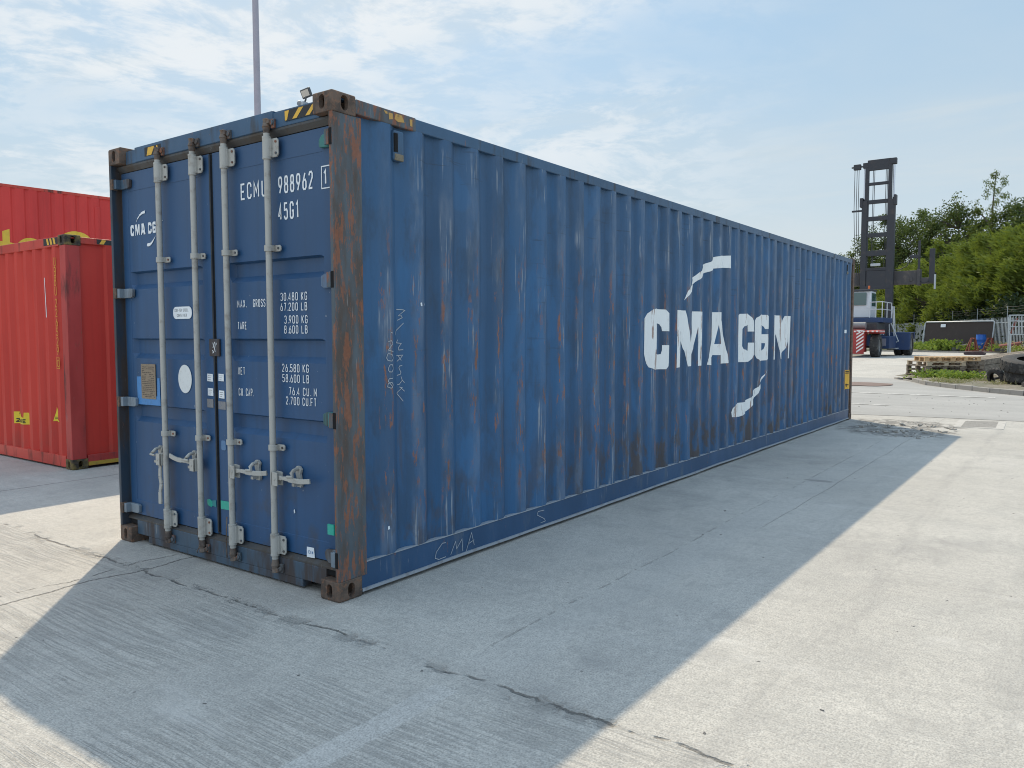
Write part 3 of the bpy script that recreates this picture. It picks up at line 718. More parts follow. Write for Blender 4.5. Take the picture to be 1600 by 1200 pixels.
ov([[(.396,.372),(.41,.372),(.412,.352),(.394,.350)],[(.708,1.741),(.722,1.744),(.726,1.722),(.712,1.72)],[(.744,1.738),(.752,1.738),(.750,1.725),(.744,1.725)]], m_stick, 'label_scrap', .004)
ov([[(11.66,.905),(11.98,.905),(11.98,.565),(11.66,.565)]], m_yel, 'yellow_label', .0035)
ov(ribs_on([[(11.70,.88),(11.94,.88)],[(11.70,.85),(11.94,.85)],[(11.75,.64),(11.92,.64)],[(11.75,.60),(11.75,.66)],[(11.86,.60),(11.86,.66)]], .018), m_blk, 'label_print', .0055)
ov([[(11.60,1.62),(11.72,1.62),(11.72,1.56),(11.60,1.56)]], m_stick, 'label_scrap', .004)
# ventilators near both ends
for vx in (.482, 11.62):
    mb = MB(); mb.box(vx, vx+.087, -.0, .05, 2.590, 2.772)
    v_ = mb.build('ventilator', m_rail, sp_, bev=.012)
    MB().box(vx+.004, vx+.036, -.0025, .01, 2.66, 2.755).build('vent_opening', m_dark, v_) if False else None
    MB().box(vx+.002, vx+.030, -.0022, .012, 2.640, 2.752).build('vent_mouth', m_dark, sp_)
    MB().box(vx+.006, vx+.080, -.0030, .012, 2.592, 2.632).build('sealant', mat('old_sealant%d' % int(vx), flat_worn((.20,.17,.12),(.08,.07,.06),.6,.8,40)), sp_, bev=.004)
# marks on the top rail near the corner
mb = MB(); mb.poly([(.44,.0018,2.862),(.475,.0018,2.862),(.478,.0018,2.83),(.445,.0018,2.822)]); mb.poly([(.40,.0018,2.868),(.43,.0018,2.864),(.432,.0018,2.852),(.415,.0018,2.85)])
mb.build('faded_marking', m_fade, bc, fix=False)
mb = MB(); mb.poly([(.50,.0018,2.868),(.555,.0018,2.868),(.575,.0018,2.83),(.52,.0018,2.822),(.49,.0018,2.835)]); mb.poly([(.62,.0018,2.862),(.645,.0018,2.862),(.645,.0018,2.82),(.625,.0018,2.82)])
mb.build('faded_marking', m_fade, bc, fix=False)
# roof, floor, front wall
MB().box(.06, L-.02, .03, WD-.03, 2.862, 2.8725).build('roof_panel', m_rail, bc)
MB().box(.06, L-.02, .06, WD-.06, .13, .17).build('floor', m_dark, bc)
mb = MB()
for k in range(30): mb.box(.5+k*.4, .55+k*.4, .06, WD-.06, .03, .13)
mb.build('cross_members', m_brail, bc)
corr_panel(profile(.16, WD-.16, .25, .3), .14, 2.8, lambda u_, d_, z_: (L-.01-d_, u_, z_), m_side, bc, 'front_wall', seed=9)
MB().box(L-.10, L-.006, .179, WD-.179, .02, .14).build('front_sill', m_brail, bc, bev=.005)
MB().box(L-.10, L-.006, .179, WD-.179, 2.80, 2.876).build('front_header', m_rail, bc, bev=.005)
# door end: header, sill
hd = MB().box(.048, .12, .1625, WD-.1625, 2.772, 2.866).build('door_header', m_rail, bc, bev=.006)
MB().box(.0435, .13, .576, 2.146, 2.775, 2.8785).build('header_plate', m_rail, hd, bev=.004)
MB().prism([(.050,2.771),(.050,2.758),(.072,2.728),(.115,2.724),(.115,2.771)], lambda a,b,d:(a,d,b), .036, WD-.036).build('header_seal', m_seal, bc)
for (ys, big) in (((.455,.43,.385,.405),0),((.335,.300,.360,.395),1),((.213,.178,.240,.278),1)):
    pass
def hdr_stripes(ylist, ytab, z0=2.800, z1=2.855):
    mb = MB()
    for q in ylist: mb.poly([(.0420,q[0],z1),(.0420,q[1],z1),(.0420,q[2],z0),(.0420,q[3],z0)])
    mb.build('hazard_stripes', m_yel, hd, fix=False)
    mb = MB(); mb.poly([(.0428,ytab[0],z1+.004),(.0428,ytab[1],z1+.004),(.0428,ytab[1],z0-.004),(.0428,ytab[0],z0-.004)])
    mb.build('hazard_backing', m_blk, hd, fix=False)
hdr_stripes([(.460,.420,.440,.458),(.335,.292,.352,.392),(.212,.175,.236,.275)], (.462,.166))
hdr_stripes([(1.963,1.879,1.921,1.982),(1.856,1.842,1.826,1.860)], (2.01,1.80))
mb = MB()
mb.prism([(.166,.062),(WD-.166,.062),(WD-.166,.165),(.166,.165)], lambda a,b,d:(d,a,b), .048, .12)
mb.prism([(.382,.014),(2.125,.014),(2.125,.0615),(.382,.0615)], lambda a,b,d:(d,a,b), .050, .12)
sl = mb.build('door_sill', m_frame, bc, bev=.004)
MB().prism([(.050,.1655),(.050,.176),(.078,.198),(.115,.200),(.115,.1655)], lambda a,b,d:(a,d,b), .036, WD-.036).build('threshold', m_seal, bc)
for a, b in ((.164,.380),(2.128,WD-.164)): MB().box(.30, .31, a, b, .01, .13).build('lashing_pocket', m_dark, sl)
# doors -------------------------------------------------------------
XF, XP, XR = .071, .0745, .108
def door(y0, y1, r0, r1, name='door'):
    ys = [y0, y0+.0005, r0-.002, r0, r0+.032, r1-.032, r1, r1+.002, y1-.0005, y1]
    bands = [(1.876,2.004),(1.372,1.517),(.906,1.034)]
    zs = [.205,.3135,.3165]
    for a, b in reversed(bands): zs += [a-.001, a+.035, b-.012, b]
    zs += [2.5865, 2.5895, 2.722]
    def fx(y, z):
        if y in (ys[0], ys[-1]): return .12
        if y < r0-.001 or y > r1+.001: return XF
        if z < .315 or z > 2.588: return XF+.0008
        for a, b in bands:
            if a+.03 <= z <= b-.011 and r0+.03 <= y <= r1-.03: return XR
        return XP
    pv = lambda y, z: (fx(y, z)+(.0025*mn.noise(Vector((y*2, z*1.5, 3))) if fx(y, z) < .1 else 0), y, z)
    mb = MB().grid(ys, zs, pv)
    mb.box(.085, .12, y0+.001, y1-.001, .2055, .215); mb.box(.085, .12, y0+.001, y1-.001, 2.71, 2.7215)
    return mb.build(name, m_door, bc, fix=False)
rdoor = door(.052, 1.243, .168, 1.085); ldoor = door(1.277, 2.386, 1.383, 2.305)
mb = MB(); mb.box(.0735, .11, 1.2435, 1.2765, .206, 2.721); mb.box(.060, .073, 1.253, 1.267, .22, 2.715)
mb.box(.080, .118, .0345, .0515, .206, 2.721); mb.box(.080, .118, 2.3865, WD-.0345, .206, 2.721)
mb.build('door_gasket', m_gask, bc)
def bolts(par, pts, x=.058, r=.0075):
    for (y, z) in pts: MB().cyl((x, y, z), (x-.007, y, z), r, n=8).build('bolt', m_post, par)
def lock_rod(dr, b, hub_s, lever, catch, kind=0):
    X = .024
    rod = MB().cyl((X,b,.155), (X,b,2.745), .0195, n=18).build('locking_bar', m_bar, dr, smooth=True)
    # cam ends
    for s_, z0 in ((1, 2.742), (-1, .158)):
        mb = MB(); mb.cyl((X,b,z0), (X,b,z0+s_*.040), .018, .024, n=12); mb.cyl((X,b,z0+s_*.038), (X,b,z0+s_*.062), .027, .020, n=12)
        mb.cyl((X,b,z0+s_*.060), (X-.002,b,z0+s_*.088), .017, .021, n=10)
        mb.prism([(-.014,.052),(.036,.058),(.040,.078),(.008,.090),(-.018,.082)], lambda a,c,d:(d, b-a, z0+s_*c), .012, .034)
        mb.build('cam', m_bend, dr, smooth=True, bev=.002)
        mb = MB(); mb.box(.030, .0475, b-.060, b-.030, min(z0+s_*.03, z0+s_*.085), max(z0+s_*.03, z0+s_*.085)); mb.box(.030,.0475,b+.026,b+.046,min(z0+s_*.04, z0+s_*.08), max(z0+s_*.04, z0+s_*.08))
        mb.cyl((.02,b-.046,z0+s_*.06),(.03,b-.046,z0+s_*.06),.016,n=8)
        mb.build('cam_keeper', m_post, hd if s_ > 0 else sl, bev=.004)
    # guide brackets top and bottom
    for z0, z1 in ((2.603,2.714),(.187,.302)):
        mb = MB(); out = [(b+.043,z0+.006),(b+.043,z1-.006),(b+.035,z1),(b-.070,z1),(b-.084,z1-.016),(b-.084,z0+.016),(b-.070,z0),(b+.035,z0)]
        mb.prism(out, lambda a,c,d:(d,a,c), .040, .0500)
        mb.cyl((X+.004,b,z0), (X+.004,b,z1), .0295, n=20); mb.box(.024,.047,b-.033,b+.033,z0+.002,z1-.002)
        mb.cyl((X,b,z1-.002),(X,b,z1+.012),.027,n=16); mb.cyl((X,b,z0-.012),(X,b,z0+.002),.027,n=16)
        k = mb.build('guide_bracket', m_bar, dr, smooth=True, bev=.002)
        bolts(dr, [(b-.066,z1-.022),(b-.066,z0+.022),(b+.038,z1-.024),(b+.038,z0+.024)], .0405)
    for z0 in (2.062, .850):
        mb = MB(); mb.prism([(b+.042,z0-.019),(b+.042,z0+.019),(b-.072,z0+.019),(b-.080,z0+.010),(b-.080,z0-.010),(b-.072,z0-.019)], lambda a,c,d:(d,a,c), .048, .057)
        mb.cyl((X+.002,b,z0-.018), (X+.002,b,z0+.018), .029, n=18); mb.box(.024,.048,b-.029,b+.029,z0-.018,z0+.018)
        mb.build('rod_clip', m_bar, dr, smooth=True, bev=.0015)
        bolts(dr, [(b-.062,z0),(b+.037,z0)], .0485, .007)
    # hub and lever
    mb = MB(); hy = b+hub_s*.040
    mb.prism([(-.018,.622),(.036,.622),(.036,.704),(-.018,.708)], lambda a,c,d:(d, hy+hub_s*a, c), -.010, -.002)
    mb.prism([(-.018,.622),(.036,.622),(.036,.704),(-.018,.708)], lambda a,c,d:(d, hy+hub_s*a, c), .030, .038)
    mb.box(-.010,.038,min(hy-hub_s*.018,hy-hub_s*.010),max(hy-hub_s*.018,hy-hub_s*.010),.622,.706)
    mb.cyl((-.014,hy+hub_s*.012,.665),(.040,hy+hub_s*.012,.665),.009,n=10)
    mb.build('handle_hub', m_bar, dr, bev=.002)
    mb = MB()
    if kind == 0:
        y0 = hy+hub_s*.010; y1 = lever[0]; n = 7
        for i in range(n):
            t0, t1 = i/n, (i+1)/n
            p = lambda t: (.014-.016*math.sin(t*PI)*(1 if t < .6 else .7), y0+(y1-y0)*t, .668+(lever[1]-.668)*t+(.005*math.sin(t*2*PI)))
            mb.bar(p(t0), p(t1+.015), .013, .028-.006*math.sin(t0*9) if t0 < .5 else .030, up=(1,0,0) if False else (0,0,1))
    else:
        pts = [(.012,hy+.004,.66),(.010,hy+.014,.60),(.004,hy+.010,.54),(.006,hy-.002,.49),(.004,hy+.012,.43),(.002,hy+.010,.345)]
        for p0, p1 in zip(pts, pts[1:]): mb.bar(p0, p1, .030 if p0[2] > .44 else .034, .013, up=(1,0,0))
    mb.build('handle', m_bar, dr, bev=.003)
    # catch with hook
    cy = catch; s = 1 if kind else -hub_s
    mb = MB()
    pl_ = [(-.022,.622),(-.030,.640),(-.022,.668),(-.016,.70),(-.026,.730),(-.010,.748),(.012,.750),(.028,.736),(.024,.70),(.012,.668),(.022,.645),(.014,.624)]
    mb.prism(pl_, lambda a,c,d:(d, cy+a, c), .052, .068)
    mb.tube([(.050,cy,.735),(.020,cy,.728),(.002,cy+hub_s*.018*0-.0,.712),(-.006,cy-.020*hub_s*-1,.694),(-.008,cy+hub_s*-.032,.690)], [.011,.012,.012,.010,.008], n=8)
    mb.box(.012,.060,cy-.012,cy+.012,.632,.650)
    mb.build('handle_catch', m_bar, dr, bev=.002)
    bolts(dr, [(cy,.732),(cy-.002,.645)], .0525, .009)
lock_rod(rdoor, .610, -1, (.262,.678), .410)
lock_rod(rdoor, 1.045, -1, (.668,.686), .812)
lock_rod(ldoor, 1.395, 1, (1.745,.700), 1.514)
lock_rod(ldoor, 1.815, 1, None, 1.940, kind=1)
# hinges
hl = [(2.640,m_hgr,'green hinge'),(1.850,m_hbl,'pale blue hinge'),(1.052,m_hteal,'teal hinge'),(.246,m_hgy,'dented grey hinge')]
for z, m_, lb in hl:
    out = [(.172,z+.006),(.146,z+.034),(.080,z+.040),(.080,z-.040),(.165,z-.036),(.172,z-.028)] if z > 2 else ([(.172,z+.028),(.14,z+.040),(.080,z+.042),(.080,z-.042),(.15,z-.042),(.172,z-.03)] if z > .4 else [(.178,z+.015),(.165,z+.036),(.080,z+.042),(.080,z-.042),(.145,z-.044),(.172,z-.02)])
    mb = MB().prism(out, lambda a,c,d:(d,a,c), .048, .0702)
    mb.box(.010,.070,.050,.084,z-.040,z+.040); mb.cyl((.022,.052,z-.045),(.022,.052,z+.045),.017,n=10)
    mb.build('hinge', m_, rdoor, bev=.004, label=lb)
    MB().box(.0005,.03,.010,.0315,z-.046,z+.046).build('hinge_pocket', m_dark, bc)
    MB().box(-.0015,.035,.0335,.066,z-.043,z+.043).build('hinge_lug', m_post if z > .4 else m_hgy, bc, bev=.003)
for z, m_ in ((2.64,m_frame),(1.848,m_hgy),(1.048,m_hgy),(.250,m_hgy)):
    mb = MB(); mb.prism([(2.240,z+.026),(2.258,z+.034),(2.372,z+.034),(2.372,z-.034),(2.268,z-.034),(2.243,z-.026)], lambda a,c,d:(d,a,c), .046, .0702)
    mb.box(.010,.070,2.355,2.392,z-.034,z+.034); mb.build('hinge', m_, ldoor, bev=.004)
    MB().box(-.001,.04,2.385,2.424,z-.038,z+.038).build('hinge_lug', m_cast, bc, bev=.003)
# lock box over the seam
mb = MB().box(.056,.070,1.196,1.308,1.400,1.515); lb_ = mb.build('seam_cover_plate', m_frame, rdoor, bev=.004)
mb = MB()
for k, p in enumerate([[(1.262,1.49),(1.255,1.47),(1.262,1.455)],[(1.243,1.495),(1.236,1.475),(1.244,1.45),(1.238,1.43)],[(1.268,1.44),(1.256,1.428),(1.266,1.42)],[(1.226,1.49),(1.222,1.478)]]):
    ribbon(mb, p, .006, lambda a,b,d:(.0552-d,a,b), k*.0002)
mb.build('scratches', m_stick, lb_, fix=False)
# lettering on the doors
def dm(xf):
    return lambda a, b, d: (xf-.0012-d, -a, b)
DP = dm(XP-.0018)
def line_(mb, s, y, z, w, h, th): text(mb, s, -y, z, w, h, th, DP)
mb = MB(); line_(mb, 'ECMU', .945, 2.389, .0455, .103, .0115); line_(mb, '988962', .571, 2.387, .0385, .104, .0115)
DQ = dm(XF-.0012)
text(mb, '1', -.160, 2.397, .040, .086, .0120, DQ)
ribbon(mb, [(-.174,2.378),(-.174,2.502),(-.102,2.502),(-.102,2.378)], .0065, DQ, .0002, True)
mb.build('serial_lettering', m_white, rdoor, fix=False, label='white serial number with a boxed last digit')
mb = MB(); line_(mb, '45G1', .576, 2.231, .0375, .103, .0115); mb.build('size_code_lettering', m_white, rdoor, fix=False, label='white four character size code')
mb = MB()
for s, y, z, w in (('MAX.',1.011,1.714,.0205),('GROSS',.843,1.715,.0182),('30.480 KG',.571,1.746,.0222),('67.200 LB',.572,1.685,.0222),('3.900 KG',.538,1.608,.0222),('8.600 LB',.540,1.548,.0222),('TARE',1.008,1.575,.0174),('NET',1.016,1.285,.019),('26.580 KG',.568,1.315,.0222),('58.600 LB',.567,1.252,.0222),('CU. CAP.',1.014,1.150,.0176),('76.4 CU. M',.507,1.175,.0226),('2.700 CU.FT',.537,1.116,.0214)):
    line_(mb, s, y, z, w, .049, .0052)
mb.build('weight_table_lettering', m_white, rdoor, fix=False, label='white weight and capacity table')
mb = MB(); mp_ = lambda a, b, d: (XP-.0030-d, 2.292-.004-((a if a < 7.6 or b < 1.19 or b > 1.8 else 7.6+(a-7.6)*.55)-3.87)*.0955, 2.264+(b-1.197)*.1325)
for k, p in enumerate(logo_polys()):
    if p[0][0] < 9: mb.poly([mp_(a, b, k*.00012) for a, b in p])
mb.build('company_logo', m_white, ldoor, fix=False, label='small white logo letters with two swooshes')
def rpoly(y0, y1, z0, z1, rad, n=6):
    o = []
    for cx, cz, a0 in ((y1-rad,z1-rad,0),(y0+rad,z1-rad,90),(y0+rad,z0+rad,180),(y1-rad,z0+rad,270)):
        for i in range(n+1): t = math.radians(a0+90*i/n); o.append((cx+rad*math.cos(t), cz+rad*math.sin(t)))
    return o
def plate(pts, m_, par, name, x=XP-.004, t=.0015, lab=None):
    return MB().prism(pts, lambda a,c,d:(d,a,c), x-t, x+.001).build(name, m_, par, label=lab)
st = plate(rpoly(1.521,1.748,1.652,1.736,.036), m_stick, ldoor, 'steel_notice', lab='white rounded notice with two lines of grey print')
mb = MB(); SP = lambda a, b, d: (XP-.0062-d, -a, b)
text(mb, 'COR-TEN STEEL', -1.728, 1.701, .0098, .021, .0028, SP, .4); text(mb, 'CONTAINER', -1.700, 1.666, .0098, .021, .0028, SP, .4)
mb.build('notice_print', m_grey, st, fix=False)
n = 28; ovl = plate([(1.625+.0815*math.cos(2*PI*i/n), 1.2375+.0985*math.sin(2*PI*i/n)) for i in range(n)], m_oval, ldoor, 'oval_plate')
tp = plate([(1.945,1.034),(2.252,1.032),(2.256,1.236),(2.20,1.238),(2.194,1.10),(1.985,1.10),(1.978,1.232),(1.95,1.232)], m_tape, ldoor, 'blue_tape', t=.0008)
pp = plate(rpoly(1.998,2.190,1.078,1.331,.006), m_plate, ldoor, 'approval_plate', t=.004, lab='brown metal approval plate')
mb = MB(); rnd = random.Random(3)
z_ = 1.312
while z_ > 1.095:
    y_ = 2.175
    while y_ > 2.02:
        w_ = rnd.uniform(.008,.03); 
        if rnd.random() < .75: mb.poly([(XP-.0092,y_,z_),(XP-.0092,max(2.012,y_-w_),z_),(XP-.0092,max(2.012,y_-w_),z_-.0045),(XP-.0092,y_,z_-.0045)])
        y_ -= w_+.006
    z_ -= .0135
mb.build('plate_engraving', m_ptxt, pp, fix=False)
for (a, b, c1_, d1_, par) in ((1.355,1.290,1.230,1.282,ldoor),(1.226,1.167,1.236,1.285,rdoor),(1.352,1.290,1.134,1.186,ldoor),(1.226,1.165,1.122,1.175,rdoor)):
    k = plate([(b,c1_),(a,c1_+.002),(a-.002,d1_),(b+.001,d1_-.001)], m_stick, par, 'seal_sticker', x=XF-.0030)
    mb = MB()
    for i in range(3): mb.poly([(XF-.0052,a-.01,d1_-.012-i*.013),(XF-.0052,b+.012+.006*i,d1_-.012-i*.013),(XF-.0052,b+.012+.006*i,d1_-.015-i*.013),(XF-.0052,a-.01,d1_-.015-i*.013)])
    mb.build('sticker_print', m_grey, k, fix=False)
for (a, b, c1_, d1_, par) in ((1.365,1.293,1.055,1.113,ldoor),(1.234,1.155,1.049,1.102,rdoor)):
    plate([(b,c1_),(a,c1_),(a,d1_),(b,d1_)], mat('faded_sticker_%s' % par.name[-1:], flat_worn((.22,.22,.23),(.08,.12,.2),.7,.6,70)), par, 'faded_sticker', x=XF-.0030, t=.0006)
cs = plate([(.290,.203),(.362,.199),(.360,.262),(.296,.264)], m_stick, rdoor, 'maker_sticker', x=XF-.0030, lab='torn white sticker with blue print')
mb = MB(); text(mb, 'CIM', -.345, .222, .011, .022, .0042, lambda a,b,d:(XF-.0055-d,-a,b), .35); mb.build('sticker_print', m_bprint, cs, fix=False)
plate([(1.345,.378),(1.385,.385),(1.394,.40),(1.392,.425),(1.36,.430),(1.335,.418),(1.33,.39)], m_green, ldoor, 'green_tape', x=XF-.0030, t=.0008)
plate([(1.290,.382),(1.345,.390),(1.335,.424),(1.290,.430)], mat('green_tape_worn', flat_worn((.03,.22,.24),(.04,.30,.26),.6,.5,40)), ldoor, 'green_tape', x=XF-.0030, t=.0007)
plate([(1.085,.384),(1.235,.380),(1.236,.436),(1.085,.440)], m_green, rdoor, 'green_tape', x=XF-.0030, t=.0008)
plate(rpoly(1.165,1.214,.778,.843,.012), m_lblue, rdoor, 'paint_smear', x=XF-.0030, t=.0005)
MB().box(-.0008,.01,.040,.092,.392,.452).build('green_tape', m_green, bc)
plate([(.470,.476),(.478,.470),(.476,.450),(.466,.455)], m_stick, rdoor, 'label_scrap', x=XF-.0030, t=.0005)
# seal cable hanging at the left door bottom, padlock wire on rods
mb = MB().tube([(.02,1.395,.30),(.0,1.41,.20),(.012,1.40,.12),(-.002,1.42,.075),(.02,1.45,.06)], .004, n=6)
mb.tube([(.0,1.07,.36),(-.004,1.075,.22),(.0,1.08,.12),(.004,1.085,.09)], .004, n=6)
mb.build('seal_wire', m_bend, ldoor)
# ================================================================== FLOODLIGHT
fl = empty('floodlight', (.10,.345,2.873), 0, 'small grey floodlight on a bracket on top of the blue container', 'floodlight')
m_lg = mat('light_grey_plastic', flat_worn((.42,.44,.46), (.25,.26,.27), .3, .5)); m_dg = mat('dark_grey_alloy', col=(.07,.075,.08), rough=.5)
m_gl = mat('frosted_lens', flat_worn((.60,.54,.47), (.45,.42,.40), .3, .3))
MB().box(-.02,.02,-.006,.020,-.001,.030).build('mount', m_lg, fl, bev=.004)
MB().cyl((-.012,.040,.030),(-.022,.022,.018),.012,.016,n=12).build('sensor', m_lg, fl, smooth=True)
MB().tube([(0,.004,.028),(0,-.006,.040),(.0,-.010,.058)], .005, n=8).build('arm', m_dg, fl, smooth=True)
mt = Matrix.Translation((0,-.008,.078)) @ Matrix.Rotation(math.radians(12),4,'Z') @ Matrix.Rotation(math.radians(-20),4,'Y') @ Matrix.Rotation(math.radians(-10),4,'X')
MB().box(-.004,.014,-.034,.034,-.026,.026,mt).build('housing', m_dg, fl, bev=.004)
MB().box(-.0065,-.003,-.026,.026,-.018,.018,mt).build('lens', m_gl, fl)
# ================================================================== RED CONTAINERS
def red_paint(A, B, plane_axis, plane, rust=.6):
    def b(g):
        P = g.pos(); x, y, z = g.sep(P)
        t = g.noise(P, 1, 4, .6, scl=(1,1,.4)); s = g.noise(P, 1, 4, .6, scl=(8,8,.25), off=(5,1,2))
        col = g.mix(g.ss(t, .3, .7), A, B); col = g.mix(g.mul(g.ss(s, .45, .7), .35), col, tuple(v*.6 for v in A))
        ck = fleck(g, P, (6,6,1.3), .70-.03*rust, .75-.03*rust, 7, .65, (3,3,3)); col = g.mix(g.mul(ck, .85), col, (.05,.03,.025))
        lo = g.mul(g.ss(z, .8, .1), fleck(g, P, (3,3,3), .48, .7), rust); col = g.mix(g.mul(lo, .5), col, (.11,.06,.04))
        return {'Base Color': col, 'Roughness': g.m('ADD', g.mul(t, .2), .42), 'Normal': g.bump(g.noise(P, 50, 4), .12, .003)}
    return b
RA, RB = (.50,.028,.016), (.60,.045,.026)
m_red = mat('red_wall_paint', red_paint(RA, RB, 'x', 0, .5)); m_redf = mat('red_frame_paint', frame_paint((.46,.045,.028), .34, .12, dark=(.06,.035,.025)))
m_redp = mat('red_post_paint', frame_paint((.36,.034,.028), .36, .22, dark=(.045,.025,.022)))
m_ycast = mat('yellow_rusted_casting', rusty((.20,.14,.045), (.09,.06,.04), (.035,.028,.022)))
m_yfr = mat('yellow_sill_paint', flat_worn((.42,.26,.03), (.12,.09,.05), .6, .6, 14))
m_red2 = mat('red_stack_paint', red_paint((.52,.028,.024), (.62,.045,.036), 'x', 0, .1))
m_ylet = mat('yellow_lettering', flat_worn((.68,.36,.04), (.45,.20,.06), .5, .6, 30))
m_ylog = mat('yellow_wall_lettering', flat_worn((.66,.46,.05), (.50,.32,.05), .4, .6, 6))
def red_container(name, L, Wd, H, loc, rz, label, cat, wall, frame, cast, post, side_kw, stripes=True, group=None):
    rt = empty(name, loc, rz, label, cat, group)
    castings(L, Wd, H, rt, cast)
    for xa in (0, 1):
        for ya in (0, 1):
            x0, x1 = ((.004,.165) if not xa else (L-.165, L-.004)); y0, y1 = ((.005,.14) if not ya else (Wd-.14, Wd-.005))
            MB().box(x0, x1, y0, y1, .1175, H-.1175).build('corner_post', post, rt, bev=.006)
    for y0, y1 in ((.006,.066),(Wd-.066,Wd-.006)):
        MB().box(.179, L-.179, y0, y1, H-.092, H-.020).build('top_side_rail', frame, rt, bev=.005)
        MB().box(.179, L-.179, y0, y1, .03, .155).build('bottom_side_rail', post, rt, bev=.005)
    for x0, x1 in ((.004,.07),(L-.07,L-.004)):
        MB().box(x0, x1, .163, Wd-.163, H-.125, H-.018).build('end_header', frame, rt, bev=.005)
        MB().box(x0, x1, .163, Wd-.163, .02, .150).build('end_sill', frame, rt, bev=.005)
    s1 = corr_panel(profile(.1655, L-.1655, **side_kw), .154, H-.09, lambda u_,d_,z_: (u_, d_+.010, z_), wall, rt, 'side_panel', 21)
    corr_panel(profile(.1655, L-.1655, **side_kw), .154, H-.09, lambda u_,d_,z_: (u_, Wd-d_-.010, z_), wall, rt, 'side_panel', 22)
    EP = profile(.1405, Wd-.1405, .25, .335, .042, .075, .070)
    e1 = corr_panel(EP, .149, H-.124, lambda u_,d_,z_: (d_+.010, u_, z_), wall, rt, 'end_wall', 23)
    corr_panel(EP, .149, H-.124, lambda u_,d_,z_: (L-d_-.010, u_, z_), wall, rt, 'end_wall', 24)
    MB().box(.02, L-.02, .02, Wd-.02, H-.04, H-.03).build('roof_panel', frame, rt)
    MB().box(.05, L-.05, .05, Wd-.05, .10, .15).build('floor', m_dark, rt)
    return rt, s1, e1, EP
rc, rs, re_, EP = red_container('shipping_container', 6.058, 2.438, 2.68, (1.25,5.895,0), 0,
    'short red shipping container with rusty corner post and upright yellow serial number', 'shipping container', m_red, m_redf, m_ycast, m_redp,
    dict(pitch=.278, first=.62, depth=.030, flat=.150, inner=.075))
rc_l = (1.25, 5.895)
ECH = MB(); zt = [(2.331,2.436,'U'),(2.222,2.323,'B'),(2.112,2.214,'B'),(2.0,2.104,'U'),(1.865,1.961,'2'),(1.755,1.847,'2'),(1.645,1.738,'6'),(1.535,1.631,'5'),(1.425,1.520,'2'),(1.315,1.413,'9'),(1.178,1.262,'0')]
def rmp(x=.006): return lambda a, b, d: (x-d, -a, b)
for a, b, ch in zt: text(ECH, ch, -.296, a, .048, b-a, .0085, rmp(.0075))
ribbon(ECH, [(-.308,1.160),(-.308,1.284),(-.240,1.284),(-.240,1.160)], .006, rmp(.0075), .0008, True)
ECH.build('serial_lettering', m_ylet, re_, fix=False, label='upright yellow serial number')
def e_over(plist, m_, nm, off=.003, lab=None):
    return overlay(plist, EP, .149, 2.68-.124, lambda u_,d_,z_: (d_+.010, u_, z_), m_, re_, nm, 23, .005, off, label=lab)
e_over([[(.526,1.752),(.542,1.752),(.540,2.213),(.528,2.213)]], m_stick, 'white_tape_strip')
yl = mat('yellow_sticker', flat_worn((.72,.55,.03), (.60,.42,.03), .4, .5, 40))
e_over([[(1.512,.446),(1.139,.446),(1.139,.592),(1.25,.592),(1.256,.53),(1.30,.535),(1.33,.59),(1.512,.594)]], yl, 'height_sticker', lab='torn yellow height sticker with black characters')
hs = MB()
for s, y, z, w, h in (('1A', 1.46, .535, .045, .048), ('25 KE', 1.49, .462, .042, .050)): text(hs, s, -y, z, w, h, .012, lambda a, b, d: (-a, b, d))
e_over([[(hs.v[i][0], hs.v[i][1]) for i in q] for q in hs.f], m_blk, 'sticker_print', .006)
e_over([[(.490,.536),(.297,.540),(.38,.60),(.444,.705)]], yl, 'warning_sticker', lab='yellow triangular warning sticker')
hs = MB(); text(hs, 'CAUTION', -.472, .575, .006, .014, .003, lambda a, b, d: (-a, b, d)) if False else None
e_over([[(.40,.586),(.47,.586),(.47,.580),(.40,.580)],[(.41,.570),(.47,.570),(.47,.565),(.41,.565)]], m_blk, 'sticker_print', .006)
mb = MB()
for a in (.245,.325,.405): mb.poly([(.0025,a,2.652),(.0025,a+.045,2.652),(.0025,a+.02,2.580),(.0025,a-.025,2.580)])
mb.build('hazard_stripes', m_yel, rc, fix=False)
mb = MB(); mb.poly([(.0032,.17,2.656),(.0032,.52,2.656),(.0032,.52,2.576),(.0032,.17,2.576)]); mb.build('hazard_backing', m_blk, rc, fix=False)
mb = MB()
for a in (.42,.56,.66,.78,.90): mb.poly([(a,.0045,2.648),(a+.05,.0045,2.648),(a+.02,.0045,2.600),(a-.03,.0045,2.600)])
mb.build('hazard_stripes', m_yel, rc, fix=False)
mb = MB(); mb.poly([(.36,.0052,2.652),(1.1,.0052,2.652),(1.1,.0052,2.596),(.36,.0052,2.596)]); mb.build('hazard_backing', m_blk, rc, fix=False)
MB().box(.182,5.8,.0025,.02,.034,.078).build('yellow_rail_band', m_yfr, rc)
